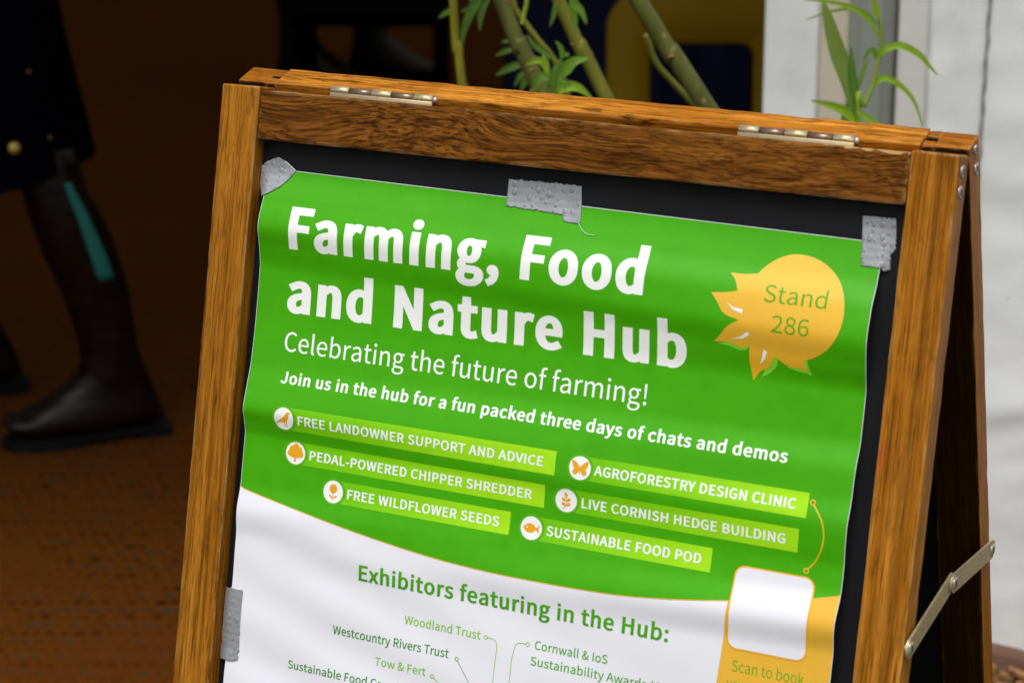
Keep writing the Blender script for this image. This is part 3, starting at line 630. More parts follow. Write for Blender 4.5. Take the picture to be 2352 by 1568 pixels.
    'b': (558, [[254, -12, 299, -12, 411, -12, 512, 85, 512, 253, 512, 404, 443, 503, 317, 503, 262, 503, 208, 472, 162, 434, 164, 463, 165, 492, 166, 522, 166, 587, 166, 653, 166, 718, 138, 718, 111, 718, 83, 718, 83, 479, 83, 239, 83, 0, 105, 0, 127, 0, 149, 0, 151, 17, 154, 34, 156, 51, 157, 51, 159, 51, 160, 51, 202, 12], [366, 58, 285, 58, 253, 58, 208, 70, 166, 108, 166, 194, 166, 280, 166, 366, 212, 410, 255, 433, 296, 433, 390, 433, 426, 361, 426, 252, 426, 131]]),
    'c': (460, [[146, -12, 276, -12, 335, -12, 391, 12, 435, 50, 423, 68, 411, 87, 399, 106, 368, 79, 328, 57, 283, 57, 193, 57, 132, 132, 132, 245, 132, 357, 197, 433, 286, 433, 324, 433, 356, 416, 383, 391, 397, 409, 411, 427, 425, 445, 391, 476, 346, 503, 282, 503, 156, 503, 47, 408, 47, 245, 47, 82]]),
    'd': (559, [[127, -12, 250, -12, 309, -12, 361, 20, 399, 58, 400, 58, 401, 58, 402, 58, 404, 38, 406, 19, 409, 0, 431, 0, 454, 0, 476, 0, 476, 239, 476, 479, 476, 718, 449, 718, 421, 718, 393, 718, 393, 655, 393, 593, 393, 530, 395, 502, 396, 474, 398, 446, 355, 481, 318, 503, 260, 503, 148, 503, 48, 403, 48, 245, 48, 81], [313, 58, 268, 58, 182, 58, 133, 127, 133, 245, 133, 357, 196, 433, 274, 433, 315, 433, 353, 419, 393, 382, 393, 296, 393, 210, 393, 125, 353, 79]]),
    'e': (500, [[151, -12, 282, -12, 347, -12, 400, 10, 442, 38, 433, 56, 423, 75, 413, 93, 376, 69, 338, 54, 291, 54, 198, 54, 134, 121, 128, 226, 238, 226, 348, 226, 458, 226, 460, 238, 462, 254, 462, 272, 462, 412, 392, 503, 266, 503, 154, 503, 47, 404, 47, 245, 47, 83], [215, 284, 127, 284, 137, 382, 199, 437, 268, 437, 345, 437, 390, 383, 390, 284, 302, 284]]),
    'f': (293, [[30, 444, 30, 423, 52, 423, 74, 423, 97, 423, 97, 282, 97, 141, 97, 0, 124, 0, 151, 0, 179, 0, 179, 141, 179, 282, 179, 423, 213, 423, 248, 423, 282, 423, 282, 445, 282, 468, 282, 490, 248, 490, 213, 490, 179, 490, 179, 516, 179, 542, 179, 568, 179, 631, 201, 664, 248, 664, 265, 664, 285, 660, 303, 651, 309, 672, 315, 693, 321, 715, 299, 724, 270, 730, 239, 730, 142, 730, 97, 668, 97, 568, 97, 542, 97, 516, 97, 490, 74, 488, 52, 487, 30, 485, 30, 465]]),
    'g': (509, [[129, -226, 248, -226, 400, -226, 496, -147, 496, -56, 496, 25, 439, 60, 326, 60, 294, 60, 261, 60, 229, 60, 163, 60, 143, 83, 143, 114, 143, 141, 157, 157, 175, 172, 197, 162, 224, 155, 247, 155, 348, 155, 427, 221, 427, 326, 427, 368, 411, 404, 387, 427, 420, 427, 454, 427, 487, 427, 487, 448, 487, 469, 487, 490, 430, 490, 374, 490, 317, 490, 300, 497, 275, 503, 247, 503, 149, 503, 64, 435, 64, 328, 64, 269, 96, 221, 128, 196, 128, 195, 128, 193, 128, 192, 102, 174, 74, 142, 74, 101, 74, 62, 93, 36, 118, 21, 118, 19, 118, 18, 118, 16, 72, -12, 46, -52, 46, -95, 46, -179], [304, 211, 247, 211, 191, 211, 143, 256, 143, 328, 143, 400, 190, 442, 247, 442, 306, 442, 352, 400, 352, 328, 352, 256], [355, -169, 260, -169, 171, -169, 118, -135, 118, -83, 118, -55, 133, -25, 168, 0, 189, -5, 213, -7, 231, -7, 259, -7, 288, -7, 316, -7, 381, -7, 415, -23, 415, -69, 415, -120]]),
    'h': (548, [[83, 239, 83, 0, 111, 0, 138, 0, 166, 0, 166, 119, 166, 237, 166, 356, 215, 405, 249, 430, 300, 430, 365, 430, 393, 392, 393, 300, 393, 200, 393, 100, 393, 0, 420, 0, 447, 0, 475, 0, 475, 103, 475, 207, 475, 310, 475, 435, 428, 503, 325, 503, 258, 503, 208, 466, 162, 420, 164, 454, 165, 488, 166, 522, 166, 587, 166, 653, 166, 718, 138, 718, 111, 718, 83, 718, 83, 479]]),
    'i': (248, [[83, 163, 83, 0, 111, 0, 138, 0, 166, 0, 166, 163, 166, 327, 166, 490, 138, 490, 111, 490, 83, 490, 83, 327], [92, 591, 125, 591, 157, 591, 180, 613, 180, 646, 180, 678, 157, 699, 125, 699, 92, 699, 70, 678, 70, 646, 70, 613]]),
    'k': (498, [[83, 239, 83, 0, 110, 0, 137, 0, 164, 0, 164, 43, 164, 86, 164, 129, 195, 165, 226, 201, 256, 236, 304, 158, 352, 79, 400, 0, 430, 0, 459, 0, 489, 0, 427, 97, 366, 195, 304, 292, 359, 358, 413, 424, 467, 490, 437, 490, 406, 490, 375, 490, 306, 404, 237, 318, 168, 232, 167, 232, 165, 232, 164, 232, 164, 394, 164, 556, 164, 718, 137, 718, 110, 718, 83, 718, 83, 479]]),
    'l': (256, [[108, -12, 170, -12, 192, -12, 206, -8, 217, -5, 214, 17, 210, 38, 206, 59, 197, 57, 193, 57, 189, 57, 176, 57, 166, 67, 166, 92, 166, 301, 166, 510, 166, 718, 138, 718, 111, 718, 83, 718, 83, 511, 83, 304, 83, 97, 83, 28]]),
    'm': (836, [[83, 163, 83, 0, 111, 0, 138, 0, 166, 0, 166, 119, 166, 237, 166, 356, 210, 406, 252, 430, 289, 430, 351, 430, 380, 392, 380, 300, 380, 200, 380, 100, 380, 0, 407, 0, 435, 0, 462, 0, 462, 119, 462, 237, 462, 356, 508, 406, 548, 430, 586, 430, 648, 430, 677, 392, 677, 300, 677, 200, 677, 100, 677, 0, 704, 0, 731, 0, 759, 0, 759, 103, 759, 207, 759, 310, 759, 435, 711, 503, 611, 503, 550, 503, 500, 464, 448, 409, 429, 466, 389, 503, 313, 503, 254, 503, 204, 466, 161, 419, 160, 419, 159, 419, 159, 419, 156, 442, 153, 466, 151, 490, 128, 490, 106, 490, 83, 490, 83, 327]]),
    'n': (550, [[83, 163, 83, 0, 111, 0, 138, 0, 166, 0, 166, 119, 166, 237, 166, 356, 215, 405, 249, 430, 300, 430, 365, 430, 393, 392, 393, 300, 393, 200, 393, 100, 393, 0, 420, 0, 447, 0, 475, 0, 475, 103, 475, 207, 475, 310, 475, 435, 428, 503, 325, 503, 258, 503, 207, 466, 161, 419, 160, 419, 159, 419, 159, 419, 156, 442, 153, 466, 151, 490, 128, 490, 106, 490, 83, 490, 83, 327]]),
    'o': (547, [[153, -12, 273, -12, 393, -12, 500, 82, 500, 245, 500, 408, 393, 503, 273, 503, 153, 503, 47, 408, 47, 245, 47, 82], [358, 57, 273, 57, 189, 57, 132, 132, 132, 245, 132, 357, 189, 433, 273, 433, 358, 433, 416, 357, 416, 245, 416, 132]]),
    'p': (559, [[83, 26, 83, -207, 111, -207, 138, -207, 166, -207, 166, -151, 166, -96, 166, -41, 165, -12, 164, 17, 163, 45, 208, 8, 254, -12, 299, -12, 411, -12, 512, 85, 512, 253, 512, 404, 443, 503, 317, 503, 260, 503, 205, 470, 161, 433, 160, 433, 159, 433, 159, 433, 156, 452, 153, 471, 151, 490, 128, 490, 106, 490, 83, 490, 83, 258], [366, 58, 285, 58, 253, 58, 209, 70, 166, 108, 166, 194, 166, 280, 166, 366, 213, 410, 255, 433, 296, 433, 390, 433, 426, 361, 426, 252, 426, 131]]),
    'r': (350, [[83, 163, 83, 0, 111, 0, 138, 0, 166, 0, 166, 105, 166, 210, 166, 315, 199, 398, 248, 429, 289, 429, 309, 429, 320, 426, 337, 420, 342, 444, 347, 468, 352, 492, 337, 500, 321, 503, 300, 503, 245, 503, 195, 463, 161, 401, 160, 401, 159, 401, 159, 401, 156, 430, 153, 460, 151, 490, 128, 490, 106, 490, 83, 490, 83, 327]]),
    's': (422, [[142, -12, 211, -12, 327, -12, 389, 54, 389, 134, 389, 226, 311, 256, 240, 282, 185, 303, 134, 321, 134, 367, 134, 406, 163, 439, 226, 439, 269, 439, 303, 420, 337, 395, 350, 412, 363, 430, 376, 447, 339, 477, 285, 503, 225, 503, 117, 503, 56, 441, 56, 364, 56, 280, 130, 247, 199, 222, 253, 202, 310, 179, 310, 129, 310, 87, 279, 52, 214, 52, 155, 52, 112, 76, 69, 111, 55, 93, 42, 74, 29, 56, 75, 17]]),
    't': (340, [[133, -12, 236, -12, 267, -12, 300, -3, 328, 6, 322, 27, 317, 48, 311, 69, 295, 61, 273, 55, 255, 55, 199, 55, 180, 89, 180, 149, 180, 240, 180, 332, 180, 423, 224, 423, 269, 423, 313, 423, 313, 445, 313, 468, 313, 490, 269, 490, 224, 490, 180, 490, 180, 536, 180, 582, 180, 628, 157, 628, 134, 628, 111, 628, 108, 582, 105, 536, 102, 490, 76, 488, 50, 487, 24, 485, 24, 465, 24, 444, 24, 423, 49, 423, 73, 423, 97, 423, 97, 333, 97, 242, 97, 152, 97, 53]]),
    'u': (548, [[123, -12, 226, -12, 293, -12, 342, 23, 388, 77, 389, 77, 390, 77, 391, 77, 393, 51, 395, 26, 397, 0, 420, 0, 443, 0, 466, 0, 466, 163, 466, 327, 466, 490, 438, 490, 411, 490, 383, 490, 383, 374, 383, 258, 383, 143, 337, 85, 301, 60, 251, 60, 186, 60, 159, 98, 159, 189, 159, 290, 159, 390, 159, 490, 131, 490, 103, 490, 76, 490, 76, 386, 76, 283, 76, 180, 76, 54]]),
    'v': (470, [[130, 163, 189, 0, 221, 0, 253, 0, 285, 0, 343, 163, 401, 327, 458, 490, 431, 490, 404, 490, 377, 490, 346, 397, 315, 304, 284, 211, 270, 163, 254, 114, 239, 67, 238, 67, 236, 67, 235, 67, 220, 114, 205, 163, 189, 211, 159, 304, 128, 397, 97, 490, 69, 490, 40, 490, 12, 490, 71, 327]]),
    'w': (724, [[115, 163, 161, 0, 192, 0, 224, 0, 256, 0, 279, 88, 303, 175, 326, 263, 338, 309, 348, 356, 359, 405, 361, 405, 362, 405, 364, 405, 375, 356, 384, 310, 397, 264, 420, 176, 444, 88, 467, 0, 501, 0, 534, 0, 568, 0, 612, 163, 656, 327, 700, 490, 674, 490, 647, 490, 621, 490, 597, 396, 573, 301, 550, 207, 539, 160, 530, 115, 520, 70, 518, 70, 517, 70, 515, 70, 503, 115, 493, 160, 481, 207, 455, 301, 430, 396, 404, 490, 377, 490, 351, 490, 324, 490, 298, 396, 273, 301, 247, 207, 236, 160, 225, 115, 215, 70, 213, 70, 212, 70, 210, 70, 200, 115, 191, 160, 181, 207, 157, 301, 133, 396, 108, 490, 80, 490, 52, 490, 24, 490, 70, 327]]),
    'x': (449, [[67, 85, 14, 0, 42, 0, 71, 0, 100, 0, 122, 38, 144, 76, 166, 115, 183, 144, 199, 174, 216, 202, 217, 202, 219, 202, 220, 202, 239, 174, 257, 144, 273, 115, 297, 76, 322, 38, 346, 0, 376, 0, 406, 0, 436, 0, 382, 82, 328, 165, 274, 247, 324, 328, 374, 409, 423, 490, 395, 490, 366, 490, 337, 490, 317, 454, 297, 418, 277, 383, 262, 355, 248, 328, 234, 300, 232, 300, 231, 300, 229, 300, 213, 328, 196, 355, 181, 383, 159, 418, 137, 454, 115, 490, 86, 490, 56, 490, 26, 490, 76, 412, 125, 334, 175, 255, 121, 170]]),
    'y': (470, [[69, -211, 91, -211, 189, -211, 240, -137, 274, -42, 336, 136, 397, 313, 458, 490, 432, 490, 405, 490, 378, 490, 349, 399, 319, 309, 290, 218, 277, 174, 263, 125, 250, 79, 248, 79, 247, 79, 245, 79, 228, 125, 212, 175, 197, 218, 164, 309, 131, 399, 97, 490, 69, 490, 40, 490, 12, 490, 77, 326, 143, 163, 208, -1, 205, -13, 201, -26, 198, -38, 177, -98, 143, -143, 88, -143, 74, -143, 60, -139, 50, -135, 44, -157, 39, -179, 33, -201, 49, -208]]),
}

def glyph_loops(c, seg=5):
    adv, sp = GLYPHS[c]; loops = []
    for s in sp:
        pts = [s[i:i + 6] for i in range(0, len(s), 6)]; lp = []
        for a, b in zip(pts, pts[1:] + pts[:1]):
            p0, p1, p2, p3 = Vector(a[2:4]), Vector(a[4:6]), Vector(b[0:2]), Vector(b[2:4])
            straight = abs((p1 - p0).cross(p3 - p0)) < 2 * max((p3 - p0).length, 1) and abs((p2 - p0).cross(p3 - p0)) < 2 * max((p3 - p0).length, 1)
            for k in range(1 if straight else seg):
                t = k / seg
                lp.append(p0 * (1 - t) ** 3 + p1 * 3 * t * (1 - t) ** 2 + p2 * 3 * t * t * (1 - t) + p3 * t ** 3)
        out = []
        for p in lp:
            if not out or (p - out[-1]).length > .8: out.append(p)
        if (out[0] - out[-1]).length < .8: out.pop()
        loops.append(out)
    return adv, loops
def area(lp): return sum(a.x * b.y - b.x * a.y for a, b in zip(lp, lp[1:] + lp[:1])) / 2
def embolden(loops, dx, dy):
    if not loops or (dx == 0 and dy == 0): return loops
    sg = 1 if area(max(loops, key=lambda l: abs(area(l)))) > 0 else -1; out = []
    for lp in loops:
        n = len(lp); nl = []
        for i in range(n):
            d1 = (lp[i] - lp[i - 1]).normalized(); d2 = (lp[(i + 1) % n] - lp[i]).normalized()
            n1 = Vector((d1.y, -d1.x)) * sg; n2 = Vector((d2.y, -d2.x)) * sg
            m = n1 + n2
            if m.length < .2: m = n1
            m = m / max(m.dot(n1), .45)
            if m.length > 1.9: m = m.normalized() * 1.9
            nl.append(lp[i] + Vector((m.x * dx, m.y * dy)))
        out.append(nl)
    return out
def text(name, s, u0, u1, base, cap, mat, parent, off, dx=0., dy=0., ref='F', track=0., seg=5):
    """set a line: ink from u0 to u1, baseline and cap (ascender) line given on the sheet, metres"""
    x = 0; ink_ = []
    for c in s:
        adv, _ = GLYPHS[c]; key = (c, dx, dy)
        if key not in _gt: _gt[key] = glyph_tris(embolden(glyph_loops(c, seg)[1], dx, dy))
        vo, T = _gt[key]
        if T: ink_.append(([Vector((p.x + x + dx, p.y + dy)) for p in vo], T))
        x += adv + 2 * dx * .82 + track
    used = lambda: (V[i] for V, T in ink_ for f in T for i in f)
    top = max(p.y for p in (_gt[(ref, dx, dy)][0] if (ref, dx, dy) in _gt else glyph_tris(embolden(glyph_loops(ref)[1], dx, dy))[0])) + dy
    x0 = min(p.x for p in used()); x1 = max(p.x for p in used())
    sx = (u1 - u0) / (x1 - x0); sy = (base - cap) / top
    bm = bmesh.new()
    for V, T in ink_:
        B = {}
        for f in T:
            for i in f:
                if i not in B: B[i] = bm.verts.new((u0 + (V[i].x - x0) * sx, base - V[i].y * sy, 0))
            bm.faces.new([B[i] for i in f])
    return drape(name, bm, off, mat, parent)
def circ(cu, cv, r, n=40, a0=0, a1=2 * pi): return [(cu + r * cos(a0 + (a1 - a0) * k / n), cv + r * sin(a0 + (a1 - a0) * k / n)) for k in range(n)]
def spl(P, n=8): return [(p.x, p.y) for p in bez([(a, b, 0) for a, b in P], n)]
def mm(P): return [(a / 1000, b / 1000) for a, b in P]
def stroke(P, wd):
    """a ribbon outline along points"""
    P = [Vector(p) for p in P]; A = []; Bq = []
    for i, p in enumerate(P):
        d = (P[min(i + 1, len(P) - 1)] - P[max(i - 1, 0)]).normalized(); n = Vector((-d.y, d.x)) * wd / 2
        A.append(tuple(p + n)); Bq.append(tuple(p - n))
    return A + Bq[::-1]

def ink(name, c, c2=None, axis=0, var=.06, rough=.36, speck=.3):
    t = NT(name); v = t.coord()
    n = t.noise(v, 70, 5, .65); n2 = t.noise(v, 260, 4, .7)
    if c2: base = t.ramp(t.sep(t.coord('Generated'))[axis], [(0.0, c), (1.0, c2)])
    else: base = c
    d = t.mix(t.math('MULTIPLY', t.ramp(n, [(.40, 0.0), (.75, 1.0)]), var), base, (0, .02, 0, 1)) 
    d = t.mix(t.math('MULTIPLY', t.ramp(n2, [(.62, 0.0), (.80, 1.0)]), var * speck * 3), d, (0, .02, 0, 1))
    t.col(d); t.rough(rough); t.b.inputs['Specular IOR Level'].default_value = .27
    t.bump(t.noise(v, 1400, 2), .05, .0003)
    return t.m
I_paper = ink('poster_paper', (.755, .76, .83, 1), var=.015, rough=.5)
I_green = ink('green_ink', (.056, .375, .0003, 1), var=.10)
I_white = ink('white_print', (.85, .87, .85, 1), var=.02)
I_lime = ink('lime_ink', (.14, .53, .002, 1), (.36, .74, .010, 1), 0, var=.08)
I_ring = ink('ring_green_ink', (.09, .41, .004, 1), var=.06)
I_yel = ink('yellow_ink', (.76, .43, .045, 1), var=.03)
I_gold = ink('gold_ink', (.82, .42, .012, 1), var=.03)
I_gold2 = ink('gold_gradient_ink', (.76, .38, .010, 1), (.83, .54, .080, 1), 2, var=.03)
I_amber = ink('amber_ink', (.76, .36, .012, 1), var=.02)
I_txt = ink('green_text_ink', (.05, .29, .006, 1), (.085, .40, .006, 1), 2, var=.03)
I_dk = ink('dark_green_text_ink', (.022, .25, .004, 1), var=.03)
I_lt = ink('light_green_text_ink', (.21, .55, .012, 1), var=.03)
I_md = ink('mid_green_text_ink', (.085, .36, .015, 1), var=.03)
I_leaf = ink('leaf_green_ink', (.20, .62, .03, 1), var=.03)

# paper sheet: the thing itself, prints are its parts
bm = bmesh.new(); NU, NV = 42, 320; g = {}
def vtop(u): return .0525 + .003 * (u - UL) / (UR - UL)
bm = poly_bm([[(UL, vtop(UL)), (UR, vtop(UR)), (UR, .646), (UL, .646)]])
poster = drape('poster', bm, 0, I_paper, None)
on(poster, MF, root=sign); poster.parent = None; poster.matrix_basis = MF
tag(poster, 'green and white farming hub poster taped to the chalkboard with its sheet buckled', 'poster')
E_ = .00035
curve = mm([(35.5, 265.2), (41.3, 267.1), (63, 271), (86.2, 274.9), (129.2, 281.7), (171.1, 286.9), (205, 289.6), (241.4, 290.7), (287.4, 290.3), (323.6, 288.5), (358.7, 284.4), (388.4, 279.7), (420, 274.2), (441.7, 269.2), (457.5, 265.0)])
cs = spl(curve, 6)
cs[0] = (UL + E_, cs[0][1]); cs[-1] = (UR - E_, cs[-1][1])
drape('green_field', poly_bm([[(UL + E_, vtop(UL) + E_), (UR - E_, vtop(UR) + E_)] + cs[::-1]]), .00012, I_green, poster)
yl = spl(mm([(388.9, 279.6), (388.2, 296.2), (387.4, 309.7), (386.1, 331.6), (384, 352), (380, 380), (375, 400)]), 5)
ytop = [p for p in cs if p[0] > .3893]
drape('yellow_corner', poly_bm([yl[::-1] + ytop + [(UR - E_, .40)]]), .00010, I_yel, poster)
drape('curve_line', poly_bm([stroke([p for p in cs if p[0] < .389], .00045)]), .00020, I_gold, poster)
# heading lines
text('heading_text', 'Farming, Food', .0592, .3132, .1036, .0757, I_white, poster, .0002, 52, 30, 'F', 0, 7)
text('heading_text', 'and Nature Hub', .0587, .3433, .1455, .1180, I_white, poster, .0002, 52, 30, 'N', 0, 7)
text('subheading_text', 'Celebrating the future of farming!', .0597, .3195, .1711, .1573, I_white, poster, .0002, 3, 2, 'l')
text('invitation_text', 'Join us in the hub for a fun packed three days of chats and demos', .0605, .4150, .1922, .1838, I_white, poster, .0002, 32, 20, 'h')
# banners
BN = [  # ring centre, right end, row top/bottom, text ink extent, words, icon
    (67.3, 265.4, 207.2, 222.5, 77.9, 257.0, 'FREE LANDOWNER SUPPORT AND ADVICE', 'bird'),
    (76.0, 259.3, 229.6, 244.3, 86.8, 250.5, 'PEDAL-POWERED CHIPPER SHREDDER', 'tree'),
    (107.1, 236.8, 250.5, 265.3, 117.8, 229.2, 'FREE WILDFLOWER SEEDS', 'flower'),
    (282.4, 431.6, 207.6, 222.5, 292.0, 424.2, 'AGROFORESTRY DESIGN CLINIC', 'butterfly'),
    (274.4, 428.0, 229.6, 244.2, 285.0, 420.0, 'LIVE CORNISH HEDGE BUILDING', 'sprig'),
    (252.0, 374.0, 250.7, 265.6, 262.5, 367.4, 'SUSTAINABLE FOOD POD', 'fish')]
def icon(kind, cx, cy):
    """icon outlines in mm round (0,0), y down"""
    L = []
    if kind == 'bird':
        L = [spl([(4.6, -3.4), (3.6, -4.1), (2.4, -4.2), (1.4, -3.3), (.2, -1.4), (-2.2, .4), (-5.2, 2.6), (-5.0, 3.2), (-2.4, 2.2), (.4, 2.0), (2.4, .8), (3.2, -1.2), (3.4, -2.8), (4.6, -3.4)], 5)[:-1]]
        for x in (0, 1.4): L.append([(x, 1.6), (x + .5, 1.6), (x + .9, 4.4), (x + 1.3, 4.6), (x + .3, 4.7)])
    elif kind == 'tree':
        c = [(0, -3.6, 2.2), (-2.4, -2.2, 2.0), (2.4, -2.2, 2.0), (-3.4, .2, 2.0), (3.4, .2, 2.0), (0, -.6, 3.4), (-1.6, 1.2, 1.5), (1.6, 1.2, 1.5)]
        out = []
        for k in range(72):
            a = 2 * pi * k / 72; d = Vector((cos(a), sin(a))); o = Vector((0, -.8)); best = .5
            for (x, y, r) in c:
                m = Vector((x, y)) - o; b = m.dot(d); q = b * b - m.length_squared + r * r
                if q > 0: best = max(best, b + sqrt(q))
            out.append(tuple(o + d * best))
        L = [out, [(-.5, 1.5), (.5, 1.5), (.6, 4.4), (1.0, 5.0), (-1.0, 5.0), (-.6, 4.4)]]
    elif kind == 'flower':
        L = [[((3.1 if k % 2 == 0 else 2.3) * cos(pi * k / 18) * .95, (3.1 if k % 2 == 0 else 2.3) * sin(pi * k / 18) - 1.9) for k in range(36)],
             [(-.22, .6), (.22, .6), (.22, 5.2), (-.22, 5.2)],
             spl([(0, 4.1), (-1.2, 3.6), (-2.6, 2.2), (-2.2, 1.9), (-.8, 2.4), (0, 4.1)], 4)[:-1], spl([(.3, 4.1), (1.5, 3.6), (2.9, 2.2), (2.5, 1.9), (1.1, 2.4), (.3, 4.1)], 4)[:-1]]
    elif kind == 'butterfly':
        for s in (1, -1):
            w_ = spl([(.3, 0), (1.2, -2.0), (3.4, -3.8), (5.0, -3.9), (4.9, -2.6), (4.1, -.3), (3.2, .5), (4.2, 1.4), (4.0, 3.2), (2.4, 3.9), (1.1, 2.7), (.3, 1.3), (.3, 0)], 4)[:-1]
            L.append([(s * x, y) for x, y in w_])
        L.append([(-.35, -1.6), (.35, -1.6), (.25, 3.4), (-.25, 3.4)])
    elif kind == 'sprig':
        L = [stroke(spl([(0, -1.4), (.1, 1.2), (-.2, 3.4), (-1.6, 5.0)], 4), .5)]
        def leaf(x, y, a, l=3.0, w_=1.0):
            return [(x + cos(a) * t_ * l - sin(a) * s * w_ * sin(pi * t_) , y + sin(a) * t_ * l + cos(a) * s * w_ * sin(pi * t_)) for s, ts in ((1, (0, .2, .4, .6, .8, 1)), (-1, (.8, .6, .4, .2))) for t_ in ts]
        L += [leaf(0, -1.2, -pi / 2 - .15, 3.6, 1.0)]
        for y in (0.4, 3.0): L += [leaf(.15, y, -.55, 3.2), leaf(-.15, y, pi + .55, 3.2)]
    elif kind == 'fish':
        L = [spl([(-5.0, .1), (-3.4, -1.8), (-1.0, -2.7), (1.4, -2.0), (3.0, -.5), (5.0, -2.4), (4.6, .2), (5.0, 2.8), (3.0, .8), (1.2, 2.2), (-1.2, 2.7), (-3.6, 1.8), (-5.0, .1)], 5)[:-1], circ(-2.7, -.4, .55, 12)[::-1]]
    return [[((cx + x * 1.12) / 1000, (cy + y * 1.12) / 1000) for x, y in l] for l in L]
for (cx, xr, t0, t1, a, b, words, ic) in BN:
    cy = (t0 + t1) / 2 + .2
    bn = drape('banner', poly_bm([mm([(cx, t0), (xr, t0), (xr, t1), (cx, t1)])]), .0002, I_lime, poster)
    drape('icon_ring', poly_bm([circ(cx / 1000, cy / 1000, .0090, 48)]), .0003, I_ring, bn)
    drape('icon_disc', poly_bm([circ(cx / 1000, cy / 1000, .0074, 48)]), .0004, I_white, bn)
    for l in (icon(ic, cx, cy) if ic != 'fish' else [icon(ic, cx, cy)]):
        drape('icon', poly_bm([l] if ic != 'fish' else l), .0005, I_amber, bn)
    mid = (t0 + t1) / 2 + .15
    text('banner_text', words, a / 1000, b / 1000, (mid + 3.1) / 1000, (mid - 3.15) / 1000, I_white, bn, .0003, 28, 18, 'E')
# stand badge
C0 = Vector((.4090, .1005)); 
disc = circ(C0.x, C0.y, .0325, 72)
pet = mm([(384.4, 82.0), (375.1, 83.3), (367.4, 83.2), (371.4, 87.4), (374.1, 93.3), (367.1, 95.1), (357.4, 96.2), (362.1, 101.5), (367.2, 107.9), (376.9, 110.7), (369.4, 115.7), (365.1, 121.3), (361.2, 125.7), (371.5, 125.1), (380.0, 127.5), (384.3, 124.4), (384.0, 132.1), (385.2, 139.1), (387.1, 146.5), (390.7, 140.9), (397.1, 136.5), (400.3, 129.9), (402.6, 131.4), (408.7, 134.7), (416.1, 135.1), (421.3, 136.7), (419.0, 129.9)])
def seg_(i, j): return spl(pet[i:j + 1], 5)
outline = []
for i, j in ((0, 2), (2, 4), (4, 6), (6, 9), (9, 12), (12, 15), (15, 18), (18, 21), (21, 22), (22, 25), (25, 26)): outline += seg_(i, j)[:-1]
outline.append(pet[26])
a0 = atan2(pet[26][1] - C0.y, pet[26][0] - C0.x); a1 = atan2(pet[0][1] - C0.y, pet[0][0] - C0.x)
r0 = (Vector(pet[26]) - C0).length; r1 = (Vector(pet[0]) - C0).length
for k in range(1, 48):
    f = k / 48; a_ = a0 + (a1 - a0) * f
    rr = .0326 + (r0 - .0326) * max(0, 1 - f * 5) + (r1 - .0326) * max(0, 1 - (1 - f) * 5)
    outline.append((C0.x + rr * cos(a_), C0.y + rr * sin(a_)))
for P in ([(390.2, 147.8), (392.5, 143.5), (397.5, 140.6), (401.6, 136.0), (402.6, 131.4), (400.3, 128.4), (395.0, 137)],
          [(424.1, 138.7), (421.6, 133), (420.8, 128.7), (417.0, 129), (408.7, 132.9), (408.7, 135.6), (415.0, 137.2), (420.6, 137.6)],
          [(363.9, 126.6), (371.4, 127.2), (377.9, 129.1), (382.2, 128.3), (384.9, 125.4), (384.1, 121.1), (372, 124)]):
    drape('petal_shade', poly_bm([mm(P)]), .00018, I_leaf, poster)
badge = drape('stand_badge', poly_bm([outline]), .00026, I_gold2, poster)
for P in ([(367.9, 100.8), (372.6, 103.4), (378.7, 104.0), (378.8, 106.7), (372.8, 105.0)], [(371.7, 123.0), (378.0, 120.9), (382.8, 117.0), (384.4, 119.0), (380.1, 121.6)], [(391.0, 136.0), (392.3, 132.0), (393.0, 126.6), (395.5, 127.7), (394.1, 132.3)]):
    drape('petal_highlight', poly_bm([mm(P)]), .00036, I_white, badge)
text('badge_text', 'Stand', .3910, .4302, .0977, .0868, I_md, badge, .00036, -2, -1, 'd')
text('badge_text', '286', .3981, .4214, .1152, .1050, I_md, badge, .00036, -2, -1, '2')
# yellow connector from the clinic banner to the card
arc = spl(mm([(434.9, 213.9), (438.1, 217.6), (442.0, 223.7), (443.6, 231.2), (442.9, 238.8), (440.0, 246.6), (435.4, 253.0)]), 6)
ac = drape('connector_line', poly_bm([stroke(arc, .0008)]), .0002, I_gold2, poster)
for c in ((434.4, 212.8), (434.4, 254.2)): drape('connector_ring', poly_bm([circ(c[0] / 1000, c[1] / 1000, .0018, 28), circ(c[0] / 1000, c[1] / 1000, .0011, 28)[::-1]]), .00022, I_gold2, ac)
# white rounded card with a gold rim (its code left out)
def rrect(x0, x1, y0, y1, r, n=8):
    out = []
    for cx, cy, a in ((x1 - r, y0 + r, -pi / 2), (x1 - r, y1 - r, 0), (x0 + r, y1 - r, pi / 2), (x0 + r, y0 + r, pi)):
        out += [(cx + r * cos(a + pi / 2 * k / n), cy + r * sin(a + pi / 2 * k / n)) for k in range(n + 1)]
    return out
cd = drape('card_rim', poly_bm([rrect(.3898, .4412, .2576, .3088, .0068)]), .0003, I_gold, poster)
drape('white_card', poly_bm([rrect(.3908, .4402, .2585, .3079, .0060)]), .0004, I_paper, cd)
text('scan_text', 'Scan to book', .3950, .4412, .3222, .3153, I_md, poster, .0002, -4, -2, 'S')
text('scan_text', 'your', .3928, .4070, .3332, .3263, I_md, poster, .0002, -4, -2, 'd')
